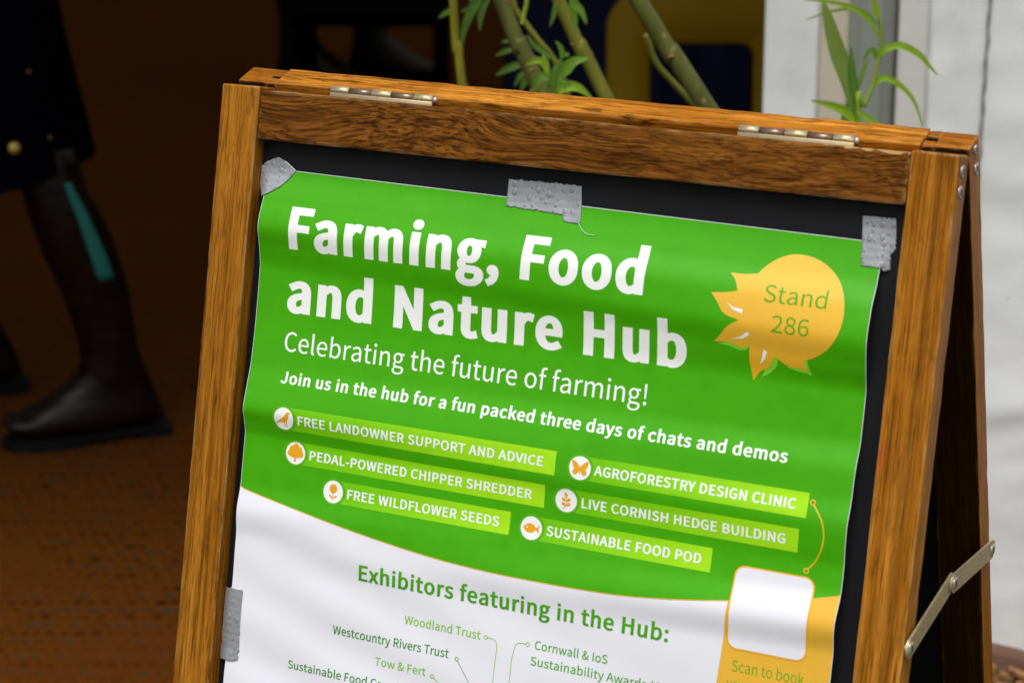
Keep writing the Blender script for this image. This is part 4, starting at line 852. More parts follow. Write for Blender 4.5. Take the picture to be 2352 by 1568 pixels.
# exhibitor list
text('exhibitors_heading', 'Exhibitors featuring in the Hub:', .1325, .3522, .3126, .3020, I_txt, poster, .0002, 29, 18, 'E')
LIST = [('Woodland Trust', .1686, .2245, .3347, .3292, I_lt, 'W'), ('Westcountry Rivers Trust', .1164, .2030, .3510, .3452, I_dk, 'W'),
        ('Tow & Fert', .1497, .1877, .3657, .3603, I_lt, 'T'), ('Sustainable Food Cornwall', .0843, .1790, .3803, .3748, I_dk, 'F'),
        ('Cornwall & IoS', .2630, .3133, .3338, .3282, I_md, 'C'), ('Sustainability Awards (CO', .2612, .3560, .3442, .3386, I_md, 'S')]
for s, a, b, y1, y0, m_, rf in LIST: text('exhibitor_name', s, a, b, y1, y0, m_, poster, .0002, 9, 6, rf)
for P, c, m_ in (([(229.8, 332.6), (233.8, 332.9), (236.2, 335.0), (236.8, 340), (236.3, 350), (236.4, 400)], (228.4, 332.6), I_lt), ([(256.5, 331.7), (252.3, 331.9), (249.6, 334.2), (248.2, 341), (247.8, 350), (247.8, 400)], (257.9, 331.7), I_lt),
                 ([(209.9, 351.6), (219.6, 364.3), (230, 378)], (209.1, 350.4), I_md), ([(193.6, 365.9), (198.4, 368.9), (210, 378)], (192.5, 364.9), I_lt)):
    cl = drape('connector_line', poly_bm([stroke(spl(mm(P), 6), .00045)]), .0002, m_, poster)
    drape('connector_ring', poly_bm([circ(c[0] / 1000, c[1] / 1000, .0014, 24), circ(c[0] / 1000, c[1] / 1000, .00092, 24)[::-1]]), .00022, m_, cl)
drape('logo_disc', poly_bm([circ(.240, .4035, .034, 64)]), .00012, ink('pale_green_ink', (.55, .72, .48, 1), var=.02), poster)

# ------------------------------------------------------------------ duct tape with rain drops
def sst(a, b, x): x = max(0, min(1, (x - a) / (b - a))); return x * x * (3 - 2 * x)
def tapef(u, v, off=0):
    k = sst(UL - .009, UL + .001, u) * (1 - sst(UR - .001, UR + .006, u)) * sst(.046, .054, v)
    wr = .00022 * noise.noise((u * 60, v * 90, 2)) + .00005 * sin(v * 1300)
    return Vector((u, PD - wsurf(u, v) * k - .0006 - off - wr, -v))
def tapen(u, v):
    e = .0006
    n = (tapef(u + e, v) - tapef(u - e, v)).cross(tapef(u, v + e) - tapef(u, v - e)).normalized(); return n if n.y < 0 else -n
t = NT('silver_tape'); v = t.coord()
wv = t.n('ShaderNodeTexWave', bands_direction='Z'); t.L(v, wv.inputs['Vector']); wv.inputs['Scale'].default_value = 260; wv.inputs['Distortion'].default_value = 1
t.col(t.ramp(t.noise(v, 90, 4), [(.3, (.29, .305, .335, 1)), (.7, (.37, .385, .42, 1))])); t.b.inputs['Metallic'].default_value = .35
t.rough(t.ramp(t.noise(v, 60, 3), [(.3, .36), (.7, .52)])); t.bump(t.math('ADD', t.math('MULTIPLY', wv.outputs['Fac'], .3), t.noise(v, 1500, 2)), .07, .0004); M_tape = t.m
t = NT('rain_drop'); t.col((.31, .322, .345, 1)); t.rough(.06); t.b.inputs['IOR'].default_value = 1.45; t.b.inputs['Coat Weight'].default_value = 1.0; t.b.inputs['Coat Roughness'].default_value = .03; t.b.inputs['Transmission Weight'].default_value = .25; M_drop = t.m
def inside(P, x, y):
    r = False
    for (x0, y0), (x1, y1) in zip(P, P[1:] + P[:1]):
        if (y0 > y) != (y1 > y) and x < (x1 - x0) * (y - y0) / (y1 - y0) + x0: r = not r
    return r
def dome(bm, u, v, r, ecc, hgt):
    c = tapef(u, v, 0); n = tapen(u, v); ex = Vector((1, 0, 0)); ey = n.cross(ex).normalized(); ex = ey.cross(n)
    rows = [(1, 0), (.99, .35), (.90, .62), (.70, .84), (.38, .97)]
    NN = 14; R = []
    for rr, h in rows:
        R.append([bm.verts.new(c + ex * r * rr * cos(2 * pi * k / NN) + ey * r * rr * ecc * sin(2 * pi * k / NN) * (1.12 if sin(2 * pi * k / NN) * ey.z < 0 else .95) + n * (h * hgt * r + .00008)) for k in range(NN)])
    for a, b in zip(R, R[1:]):
        for k in range(NN): bm.faces.new((a[k], a[(k + 1) % NN], b[(k + 1) % NN], b[k]))
    top = bm.verts.new(c + n * hgt * r)
    for k in range(NN): bm.faces.new((R[-1][k], R[-1][(k + 1) % NN], top))
    bm.faces.new(R[0][::-1])
    bmesh.ops.recalc_face_normals(bm, faces=bm.faces[:])
def tape(P, label, jag, nb, ns, rmax, seed, thread=None):
    rnd = random.Random(seed); P = mm(P); out = []
    for i, (a, b) in enumerate(zip(P, P[1:] + P[:1])):
        a, b = Vector(a), Vector(b); n = max(2, int((b - a).length / .0012)) if i in jag else 2
        for k in range(n):
            p = a.lerp(b, k / n); d = (b - a).normalized()
            if i in jag and k: p += Vector((-d.y, d.x)) * rnd.uniform(-.0005, .0005) * (1.6 if k % 2 else .5)
            out.append(tuple(p))
    o = drape('duct_tape', poly_bm([out]), 0, M_tape, None, tapef, tapen, .0015, .0015)
    o.modifiers.new('thickness', 'SOLIDIFY').thickness = -.0002
    o.matrix_basis = MF; tag(o, label, 'duct tape', 'strips of duct tape holding the poster')
    us = [p[0] for p in P]; vs = [p[1] for p in P]; placed = []
    def place(r):
        for _ in range(60):
            u, v = rnd.uniform(min(us), max(us)), rnd.uniform(min(vs), max(vs))
            if all(inside(P, u + r * 1.1 * cos(a), v + r * 1.1 * sin(a)) for a in (0, 1.6, 3.1, 4.7)) and all((u - x) ** 2 + (v - y) ** 2 > (r + q) ** 2 * 1.25 for x, y, q in placed):
                placed.append((u, v, r)); return u, v
    for k in range(nb):
        r = rmax * (1 - .68 * (k / nb) ** .6) * rnd.uniform(.85, 1.1); q = place(r)
        if q:
            bm = bmesh.new(); dome(bm, q[0], q[1], r, rnd.uniform(1.0, 1.3), .30); link('water_drop', bm, M_drop, o, True)
    bm = bmesh.new()
    for k in range(ns):
        r = rnd.uniform(.00022, .0005); q = place(r)
        if q: dome(bm, q[0], q[1], r, 1.0, .35)
    tag(link('fine_droplets', bm, M_drop, o, True), kind='stuff')
    if thread:
        bm = bmesh.new(); tube(bm, [tapef(a / 1000, b / 1000, .0004) for a, b in thread], .00018, 5); link('loose_thread', bm, M_thread, o, True)
    return o
M_thread = simple('tape_thread', (.72, .72, .66, 1), .7, .1)
thr = spl([(262.4, 64.5), (264.2, 67.2), (267, 69.6), (270.5, 71.0), (274.5, 70.9)], 5)
tape([(24.6, 61.7), (24.0, 57.3), (28.4, 52.6), (32.2, 48.9), (36.2, 46.6), (40.8, 44.9), (47.8, 47.4), (55.5, 52.4), (52, 57.4), (46.5, 63.7), (40.5, 67.6), (33.6, 71.8), (31.4, 68.5), (28.6, 66)], 'torn ragged duct tape across the upper left poster corner', (0, 1, 2, 3, 4, 11, 12, 13), 18, 40, .0016, 3,
     spl([(31, 52.6), (29.4, 52.0), (27.2, 52.9), (26.0, 52.2)], 4))
tape([(210.7, 42.4), (261.0, 41.8), (262.2, 53), (263.2, 64.4), (260.6, 65.6), (251.4, 64.0), (250.9, 60.8), (231, 59.8), (211.0, 59.4), (210.6, 51)], 'wide duct tape over the middle of the poster top edge with a hanging thread', (0, 4, 5, 6, 7), 30, 60, .0019, 5, thr)
tape([(442.9, 41.2), (463.4, 40.6), (464.6, 51), (464.6, 59.0), (462.9, 61.5), (463.0, 71.4), (459.4, 71.9), (458.8, 70.2), (446.1, 70.0), (444.4, 55)], 'upright duct tape on the upper right poster corner beside the right stile', (2, 3, 4, 5, 6), 22, 40, .0020, 8)
tape([(29.4, 335.3), (44.6, 334.6), (44.9, 360), (45.0, 383.0), (37, 384.0), (29.6, 384.0), (29.3, 360)], 'narrow upright duct tape on the lower left poster edge beside the left stile', (0, 2, 3, 4, 5), 28, 60, .0015, 12)

# ------------------------------------------------------------------ planter trough with bark mulch and living willow
PY, PZ = 2.36, .205
t = NT('terracotta_planter'); v = t.coord()
t.col(t.ramp(t.noise(v, 12, 5), [(.3, (.10, .045, .025, 1)), (.7, (.17, .085, .05, 1))])); t.rough(.75); t.bump(t.noise(v, 60, 4), .3, .003); M_pot = t.m
def stadium(x0, x1, r, n=14):
    return [(x1 + r * cos(a), PY + r * sin(a)) for a in [-pi / 2 + pi * k / n for k in range(n + 1)]] + [(x0 + r * cos(a), PY + r * sin(a)) for a in [pi / 2 + pi * k / n for k in range(n + 1)]]
PX0, PX1 = -.02, .46
pl = tag(empty('planter', (.22, PY, 0)), 'brown oblong planter trough of bark mulch on the ground behind the A-board', 'planter')
def ploc(bm):
    for v_ in bm.verts: v_.co -= Vector(pl.location)
bm = bmesh.new()
prof = [(.155, .014), (.165, .10), (.176, PZ - .03), (.188, PZ - .026), (.190, PZ - .004), (.184, PZ), (.170, PZ), (.166, PZ - .008), (.160, PZ - .075)]
loft(bm, [[Vector((x, y, z)) for x, y in stadium(PX0, PX1, r)] for r, z in prof], True); bmesh.ops.recalc_face_normals(bm, faces=bm.faces[:])
ploc(bm); o = link('trough', bm, M_pot, pl)
for p in o.data.polygons: p.use_smooth = len(p.vertices) == 4
t = NT('bark_chips'); v = t.coord()
oi = t.noise(v, 55, 2)
t.col(t.ramp(oi, [(.3, (.03, .014, .006, 1)), (.48, (.11, .050, .018, 1)), (.6, (.24, .115, .035, 1)), (.75, (.36, .20, .07, 1))])); t.rough(.75); M_bark = t.m
rb = random.Random(4); bm = bmesh.new()
st = stadium(PX0, PX1, .159); cvs = [bm.verts.new((x, y, PZ - .026)) for x, y in st]; bm.faces.new(cvs)
for k in range(900):
    x, y = rb.uniform(-.17, .61), rb.uniform(PY - .15, PY + .15)
    dx = max(PX0 - x, 0, x - PX1)
    if dx * dx + (y - PY) ** 2 > .150 ** 2: continue
    l, wd, th = rb.uniform(.008, .026), rb.uniform(.005, .012), rb.uniform(.002, .005)
    M = Matrix.Translation((x, y, PZ - .024 + rb.uniform(0, .014))) @ Matrix.Rotation(rb.uniform(0, 6.3), 4, 'Z') @ Matrix.Rotation(rb.uniform(-.7, .7), 4, 'X') @ Matrix.Rotation(rb.uniform(-.5, .5), 4, 'Y')
    vs = box(bm, -l, l, -wd, wd, -th, th)
    for v_ in vs: v_.co = M @ (v_.co * rb.uniform(.7, 1.15))
tag(link('bark_mulch', bm, M_bark), 'brown bark chip mulch filling the planter', 'mulch', kind='stuff')

def bark_mat(name, a, b):
    t = NT(name); v = t.coord()
    c = t.ramp(t.noise(t.mapping(v, (60, 60, 14)), 1, 5, .6), [(.3, a), (.7, b)])
    lent = t.n('ShaderNodeTexVoronoi'); t.L(t.mapping(v, (75, 75, 48)), lent.inputs['Vector']); lent.inputs['Scale'].default_value = 1
    m = t.math('MULTIPLY', t.ramp(lent.outputs['Distance'], [(.10, 1.0), (.17, 0.0)]), t.ramp(t.noise(v, 30, 2), [(.44, 0.0), (.5, 1.0)]))
    c = t.mix(t.math('MULTIPLY', m, .8), c, (.34, .22, .07, 1)); t.col(c); t.rough(.55); t.b.inputs['Specular IOR Level'].default_value = .2; t.bump(m, .5, .001); return t.m
M_bk1 = bark_mat('willow_bark_green', (.11, .125, .012, 1), (.20, .20, .026, 1))
M_bk2 = bark_mat('willow_bark_olive', (.060, .070, .014, 1), (.125, .130, .030, 1))
M_bk3 = bark_mat('willow_bark_yellow', (.15, .15, .008, 1), (.25, .24, .016, 1))
M_twig = bark_mat('willow_twig', (.17, .26, .02, 1), (.27, .38, .04, 1))
M_node = simple('leaf_scar', (.22, .115, .035, 1), .7, .3, 200)
def leaf_mat(name, c, c2):
    t = NT(name); v = t.coord()
    t.col(t.ramp(t.noise(v, 35, 4), [(.3, c), (.7, c2)])); t.rough(.45); t.b.inputs['Specular IOR Level'].default_value = .2
    tr = t.n('ShaderNodeBsdfTranslucent'); tr.inputs[0].default_value = (min(1, c2[0] * 2.2), min(1, c2[1] * 1.8), c2[2] * .8, 1)
    mx = t.n('ShaderNodeMixShader'); mx.inputs[0].default_value = .4; out = t.t.nodes['Material Output']
    t.L(t.b.outputs[0], mx.inputs[1]); t.L(tr.outputs[0], mx.inputs[2]); t.L(mx.outputs[0], out.inputs[0]); return t.m
M_lf1 = leaf_mat('willow_leaf', (.085, .20, .018, 1), (.155, .31, .038, 1))
M_lf2 = leaf_mat('willow_leaf_dark', (.050, .125, .018, 1), (.095, .20, .035, 1))
M_lf3 = leaf_mat('willow_leaf_bright', (.15, .30, .010, 1), (.24, .40, .022, 1))
M_lf4 = leaf_mat('willow_leaf_pale', (.13, .22, .05, 1), (.19, .29, .075, 1))
M_vein = simple('leaf_vein', (.22, .33, .09, 1), .5, .1)
def leaf(P, wd, mat, root, name='leaf', twist=.5):
    """lanceolate blade along points, folded a little along its midrib"""
    c = bez(P, 7); n = len(c); bm = bmesh.new(); rows = []
    view = Vector((0, -1, .25)).normalized()
    for i, p in enumerate(c):
        tt = i / (n - 1); d = (c[min(i + 1, n - 1)] - c[max(i - 1, 0)]).normalized()
        s = d.cross(view)
        s = s.normalized() if s.length > 1e-3 else Vector((1, 0, 0)); up = s.cross(d).normalized()
        s = (s * cos(twist * (tt - .3)) + up * sin(twist * (tt - .3))).normalized(); up = s.cross(d)
        h = wd * .43 * (sin(pi * min(1, tt * .9 + .06) ** .8) ** .9 if tt < 1 else .0) + .0002
        wv = .06 * h * sin(i * 2.1)
        rows.append([bm.verts.new(p - s * h + up * (h * .30 + wv)), bm.verts.new(p - s * h * .5 + up * h * .10), bm.verts.new(p), bm.verts.new(p + s * h * .5 + up * h * .10), bm.verts.new(p + s * h + up * (h * .30 - wv))])
    for a, b in zip(rows, rows[1:]):
        for k in range(4): bm.faces.new((a[k], a[k + 1], b[k + 1], b[k]))
    o = link(name, bm, mat, root, True)
    bm = bmesh.new(); tube(bm, [q + Vector((0, -.0002, .0001)) for q in c[:-2]], [max(.0002, wd * .018 * (1 - i / n)) for i in range(n - 2)], 5)
    link('midrib', bm, M_vein, o, True)
    return o
def pxz3(P, Y): return [at((1800 + x / 1.96) / 1.67347, (y / 1.96) / 1.67347, Y) for x, y in P]
def pxz2(P, Y): return [at((700 + x / 1.96) / 1.67347, (y / 1.96) / 1.67347, Y) for x, y in P]
def pxz4(P, Y): return [at((2736 + x / 1.96) / 1.67347, (y / 1.96) / 1.67347, Y) for x, y in P]
PPM = 5496.8 * 1.67347 * 1.96
def thick(w_, Y): return w_ * Y / PPM * 1.0
def stem(label, top, bot, basexy, w0, w1, Y, mat, grp='willow stems growing from the planter', extra=None):
    """a living stem: from the mulch up past two seen places and on above the picture"""
    root = tag(empty('willow_sapling', (basexy[0], basexy[1], PZ - .06)), label, 'willow', grp)
    d = (top - bot); ext = top + d * (.55 / d.z); ext.x += .03
    lowp = bot - d * (.16 / d.z); P = [Vector((basexy[0], basexy[1], PZ - .06)), Vector((basexy[0], basexy[1], PZ - .06)) * .4 + lowp * .6 + Vector((.01, 0, 0)), lowp, bot, bot.lerp(top, .5), top, ext]
    c = [p - root.location for p in bez(P, 9)]; n = len(c)
    rr = [.43 * (w1 * 1.06 + (w0 * .93 - w1 * 1.06) * i / n) * (1 + .035 * noise.noise((i * .7, w0 * 1e3, 0))) for i in range(n)]
    bm = bmesh.new(); tube(bm, c, rr, 18); link('stem', bm, mat, root, True)
    # leaf scars
    rs = random.Random(int(w0 * 1e6)); 
    for k in range(7):
        i = rs.randrange(n // 2 - 4, n - 6); a = rs.uniform(pi, 2 * pi); bm = bmesh.new()
        p = c[i] + Vector((cos(a), sin(a), 0)) * rr[i] * .96
        for q in range(3):
            bmesh.ops.create_icosphere(bm, subdivisions=2, radius=rr[i] * rs.uniform(.13, .24), matrix=Matrix.Translation(p + Vector((rs.uniform(-1, 1) * rr[i] * .3, 0, rs.uniform(-1, 1) * rr[i] * .12))))
        link('leaf_scar', bm, M_node, root, True)
    return root
def rel(P, root): return [p - root.location for p in P]
def twig(P, w0, w1, mat, root):
    c = bez(P, 8); bm = bmesh.new(); tube(bm, c, [.5 * (w0 + (w1 - w0) * i / len(c)) for i in range(len(c))], 10); return link('twig', bm, mat, root, True)
YA, YB, YC, YD = 2.34, 2.28, 2.40, 2.34
s1 = stem('slender yellowish upright willow stem, leftmost of those rising behind the sign', pxz2([(2042, 0)], YC)[0], pxz2([(2108, 640)], YC)[0], (.0, YC - .0), thick(78, YC), thick(82, YC), YC, M_bk3)
s2 = stem('thick speckled olive willow stem with a leafy shoot at its foot', pxz3([(245, 0)], YA)[0], pxz3([(500, 590)], YA)[0], (.10, YA), thick(140, YA), thick(165, YA), YA, M_bk2)
s3 = stem('smooth yellow green willow stem between the leafy shoot and the yellow chair', pxz3([(680, 0)], YB + .1)[0], pxz3([(1010, 680)], YB + .1)[0], (.24, YB + .05), thick(118, YB + .1), thick(135, YB + .1), YB + .1, M_bk1)
s4 = stem('thick dark green willow stem slanting across the yellow chair back', pxz3([(1280, 0)], YD)[0], pxz3([(1780, 780)], YD)[0], (.44, YD + .03), thick(165, YD), thick(172, YD), YD, M_bk2)
twig(rel(pxz3([(1330, 260), (1420, 480), (1560, 640), (1720, 820), (1990, 1150)], YD + .035), s4), thick(48, YD), thick(50, YD), M_bk1, s4)
twig(rel(pxz3([(330, -60), (350, 60), (440, 190), (540, 320), (625, 420), (700, 560), (760, 760)], YA + .05), s2), thick(48, YA), thick(44, YA), M_bk1, s2)
twig(rel(pxz3([(405, 185), (420, 110), (436, 40), (450, -70)], YA - .03), s2), thick(34, YA), thick(34, YA), M_twig, s2)
SH = twig(rel(pxz3([(560, 760), (600, 620), (605, 560), (600, 480), (560, 420)], YA - .05), s2), thick(26, YA), thick(16, YA), M_twig, s2)
YL = YA - .06
for P, wd, m_ in [([(605, 560), (560, 470), (500, 455), (430, 490)], 62, M_lf3), ([(605, 600), (560, 575), (515, 620), (490, 715)], 78, M_lf1), ([(690, 575), (735, 520), (800, 465), (908, 440)], 104, M_lf1),
                  ([(630, 720), (640, 600), (655, 520), (700, 440)], 66, M_lf2), ([(625, 440), (570, 390), (500, 340), (440, 260)], 56, M_lf2), ([(700, 440), (705, 390), (690, 345), (655, 310)], 44, M_lf1),
                  ([(700, 600), (740, 630), (745, 680), (728, 725)], 60, M_lf1), ([(670, 700), (740, 655), (830, 665), (935, 745)], 88, M_lf3), ([(690, 450), (690, 520), (680, 600), (640, 730)], 70, M_lf1), ([(760, 420), (730, 410), (700, 450)], 34, M_lf1)]:
    leaf(rel(pxz3(P, YL), s2), thick(wd, YL), m_, s2)
for P, wd, m_ in [([(350, 370), (280, 385), (200, 425)], 52, M_lf2), ([(405, 490), (340, 500), (270, 530), (205, 572)], 72, M_lf2), ([(340, 320), (290, 310), (242, 322)], 40, M_lf2), ([(425, 540), (385, 580), (345, 655)], 50, M_lf2), ([(450, 580), (420, 620), (390, 690)], 70, M_lf2)]:
    leaf(rel(pxz3(P, YA + .06), s2), thick(wd, YA), m_, s2)
for P, wd, m_ in [([(40, -60), (30, 40), (-10, 120), (-40, 220)], 60, M_lf2), ([(160, -20), (110, 60), (90, 140), (85, 240)], 62, M_lf2), ([(100, -60), (60, 20), (10, 60), (-60, 90)], 60, M_lf2)]:
    leaf(rel(pxz3(P, YC - .03), s1), thick(wd, YC), m_, s1)
leaf(rel(pxz2([(2035, 80), (1990, 95), (1930, 137)], YC), s1), thick(52, YC), M_lf2, s1)
leaf(rel(pxz2([(2250, 0), (2170, 110), (2120, 230), (2105, 370)], YC), s1), thick(72, YC), M_lf2, s1)
for P, wd, m_ in [([(780, -60), (800, 30), (850, 90), (892, 185)], 76, M_lf1), ([(785, -40), (785, 60), (800, 150), (805, 245)], 66, M_lf1), ([(655, 20), (650, 80), (635, 140), (612, 205)], 44, M_lf2)]:
    leaf(rel(pxz3(P, YB + .05), s3), thick(wd, YB), m_, s3)
# young shoot on the right with long curling leaves
YS = 2.25
sh = tag(empty('willow_shoot', (.44, YS + .06, PZ - .06)), 'bright green young shoot with long curling leaves in front of the grey upright', 'willow shoot')
bs = Vector((.44, YS + .06, PZ - .06)); 
c = bez(rel([bs, bs * .5 + pxz4([(1100, 990)], YS)[0] * .5] + pxz4([(1110, 930), (1150, 800), (1215, 640), (1250, 480), (1272, 370), (1268, 200), (1240, 80), (1210, -60)], YS), sh), 7)
bm = bmesh.new(); tube(bm, c, [thick(19 - 7 * i / len(c), YS) for i in range(len(c))], 10); link('stem', bm, M_twig, sh, True)
for P, wd, m_, dy in [([(1062, 800), (1020, 600), (950, 400), (885, 170), (840, 0)], 150, M_lf4, .03), ([(1110, 830), (1075, 700), (1055, 540), (1050, 350)], 84, M_lf2, .0), ([(1085, 930), (1010, 845), (900, 795), (742, 755)], 78, M_lf3, -.01),
                      ([(1100, 835), (1180, 895), (1240, 935), (1310, 965)], 56, M_lf3, -.02), ([(1272, 425), (1310, 370), (1420, 345), (1550, 405), (1630, 490), (1703, 572)], 62, M_lf3, -.01),
                      ([(1222, 650), (1255, 605), (1320, 592), (1440, 665), (1530, 780), (1592, 965)], 52, M_lf3, 0), ([(1240, 450), (1225, 385), (1180, 395), (1135, 478)], 48, M_lf1, .02), ([(1105, 660), (1135, 560), (1188, 430)], 40, M_lf1, .02),
                      ([(1255, 280), (1190, 165), (1080, 70), (880, 15), (690, 0)], 42, M_lf3, -.01), ([(1243, 185), (1160, 95), (1010, 72), (860, 100), (698, 155)], 26, M_lf1, .01), ([(1255, 140), (1235, 70), (1205, -40)], 58, M_lf3, -.01),
                      ([(1000, 1000), (1005, 900), (1035, 740)], 84, M_lf1, .04), ([(1080, 950), (1075, 850), (1060, 760)], 60, M_lf1, .015)]:
    leaf(rel(pxz4(P, YS + dy), sh), thick(wd, YS), m_, sh)

# ------------------------------------------------------------------ inside the marquee: chair, draped table
M_chair = simple('mustard_plastic', (.36, .225, .005, 1), .45, .06, 8, .12)
YCH = 4.0
def U(px, py): return at(px, py, YCH)
a = U(1395, 150).x; b = U(1497, 150).x; ztop = U(1500, -4).z; zb = U(1600, 110).z
ow = U(1735, 170).x - b; x1 = b + ow + (b - a)
ch = tag(empty('plastic_chair', ((a + x1) / 2, YCH, .014)), 'mustard yellow plastic chair with an open slot in its back inside the marquee', 'chair')
CLoc = Vector(ch.location)
def crect(x0, x1, z0, z1, r, n=8):
    out = []
    for cx, cz, an in ((x1 - r, z1 - r, 0), (x0 + r, z1 - r, pi / 2), (x0 + r, z0 + r, pi), (x1 - r, z0 + r, 3 * pi / 2)):
        out += [(cx + r * cos(an + pi / 2 * k / n), cz + r * sin(an + pi / 2 * k / n)) for k in range(n + 1)]
    return out
O_, I_ = crect(a, x1, .40, ztop, .060), crect(b, b + ow, .47, zb, .022)
bm = bmesh.new(); n = len(O_); R = []
for P, y in ((O_, .012), (O_, .0), (crect(a + .006, x1 - .006, .406, ztop - .006, .054), -.009), (crect(b - .007, b + ow + .007, .463, zb + .007, .028), -.009), (I_, 0), (I_, .012)):
    R.append([bm.verts.new(Vector((x, YCH + y + (z - .4) * .16, z)) - CLoc) for x, z in P])
for A, B_ in zip(R, R[1:] + R[:1]):
    for k in range(n): bm.faces.new((A[k], A[(k + 1) % n], B_[(k + 1) % n], B_[k]))
bmesh.ops.recalc_face_normals(bm, faces=bm.faces[:]); link('backrest', bm, M_chair, ch, True)
bm = bmesh.new(); box(bm, a - .02, x1 + .02, YCH - .37, YCH + .01, .40, .425, .010, 3)
for v_ in bm.verts: v_.co -= CLoc
link('seat', bm, M_chair, ch)
for sx_, sy_ in ((0, 0), (1, 0), (0, 1), (1, 1)):
    x = (a, x1)[sx_]; y = YCH - .35 + .35 * sy_; bm = bmesh.new()
    tube(bm, [Vector((x, y, .405)) - CLoc, Vector((x + (.03 if sx_ else -.03), y + (.05 if sy_ else -.03), .014)) - CLoc], [.018, .013], 10); link('leg', bm, M_chair, ch, True)
M_navy = simple('navy_cloth', (.014, .020, .062, 1), .9, .2, 5, .2)
tb = tag(empty('draped_table', (.24, 5.1, .014)), 'table covered to the floor by a navy blue cloth behind the yellow chair', 'table')
bm = bmesh.new(); lv = []
def tb_ring(z, e):
    out = []
    for k in range(160):
        q = k / 160 * 4; s = int(q); f = q - s
        x, y = [(-.24 + .48 * f, -.3), (.24, -.3 + .6 * f), (.24 - .48 * f, .3), (-.24, .3 - .6 * f)][s]
        fold = 1 + e * (.5 + .5 * sin(k * .9 + sin(k * .23) * 2))
        out.append(Vector((x * (1 + (fold - 1)), y * (1 + (fold - 1)), z)))
    return out
bm = bmesh.new(); loft(bm, [tb_ring(.004, .12), tb_ring(.35, .08), tb_ring(.68, .03), tb_ring(.725, .01), [p * .985 + Vector((0, 0, .006)) for p in tb_ring(.725, 0)]])
link('tablecloth', bm, M_navy, tb, True)
bm = bmesh.new(); box(bm, -.23, .23, -.29, .29, .69, .715); link('table_top', bm, simple('table_board', (.2, .15, .1, 1)), tb)
for sx_ in (-.2, .2):
    for sy_ in (-.25, .25):
        bm = bmesh.new(); tube(bm, [(sx_, sy_, 0), (sx_, sy_, .69)], .015, 8); link('leg', bm, M_alu, tb)

# ------------------------------------------------------------------ people
M_skin = simple('skin', (.46, .27, .19, 1), .5, .08, 30)
def skin_mesh(name, V, E, Rad, mat, parent, sub=2):
    me = bpy.data.meshes.new(name); me.from_pydata([Vector(v_) for v_ in V], E, []); o = bpy.data.objects.new(name, me); COL.objects.link(o)
    m = o.modifiers.new('skin', 'SKIN'); m.use_smooth_shade = True
    for i, d in enumerate(me.skin_vertices[0].data):
        r = Rad[i]; d.radius = r if isinstance(r, tuple) else (r, r); d.use_root = (i == 0)
    s = o.modifiers.new('sub', 'SUBSURF'); s.levels = s.render_levels = sub
    dg = bpy.context.evaluated_depsgraph_get(); me2 = bpy.data.meshes.new_from_object(o.evaluated_get(dg))
    o.modifiers.clear(); o.data = me2; bpy.data.meshes.remove(me); o.data.materials.clear(); o.data.materials.append(mat); o.parent = parent
    for p in o.data.polygons: p.use_smooth = True
    return o
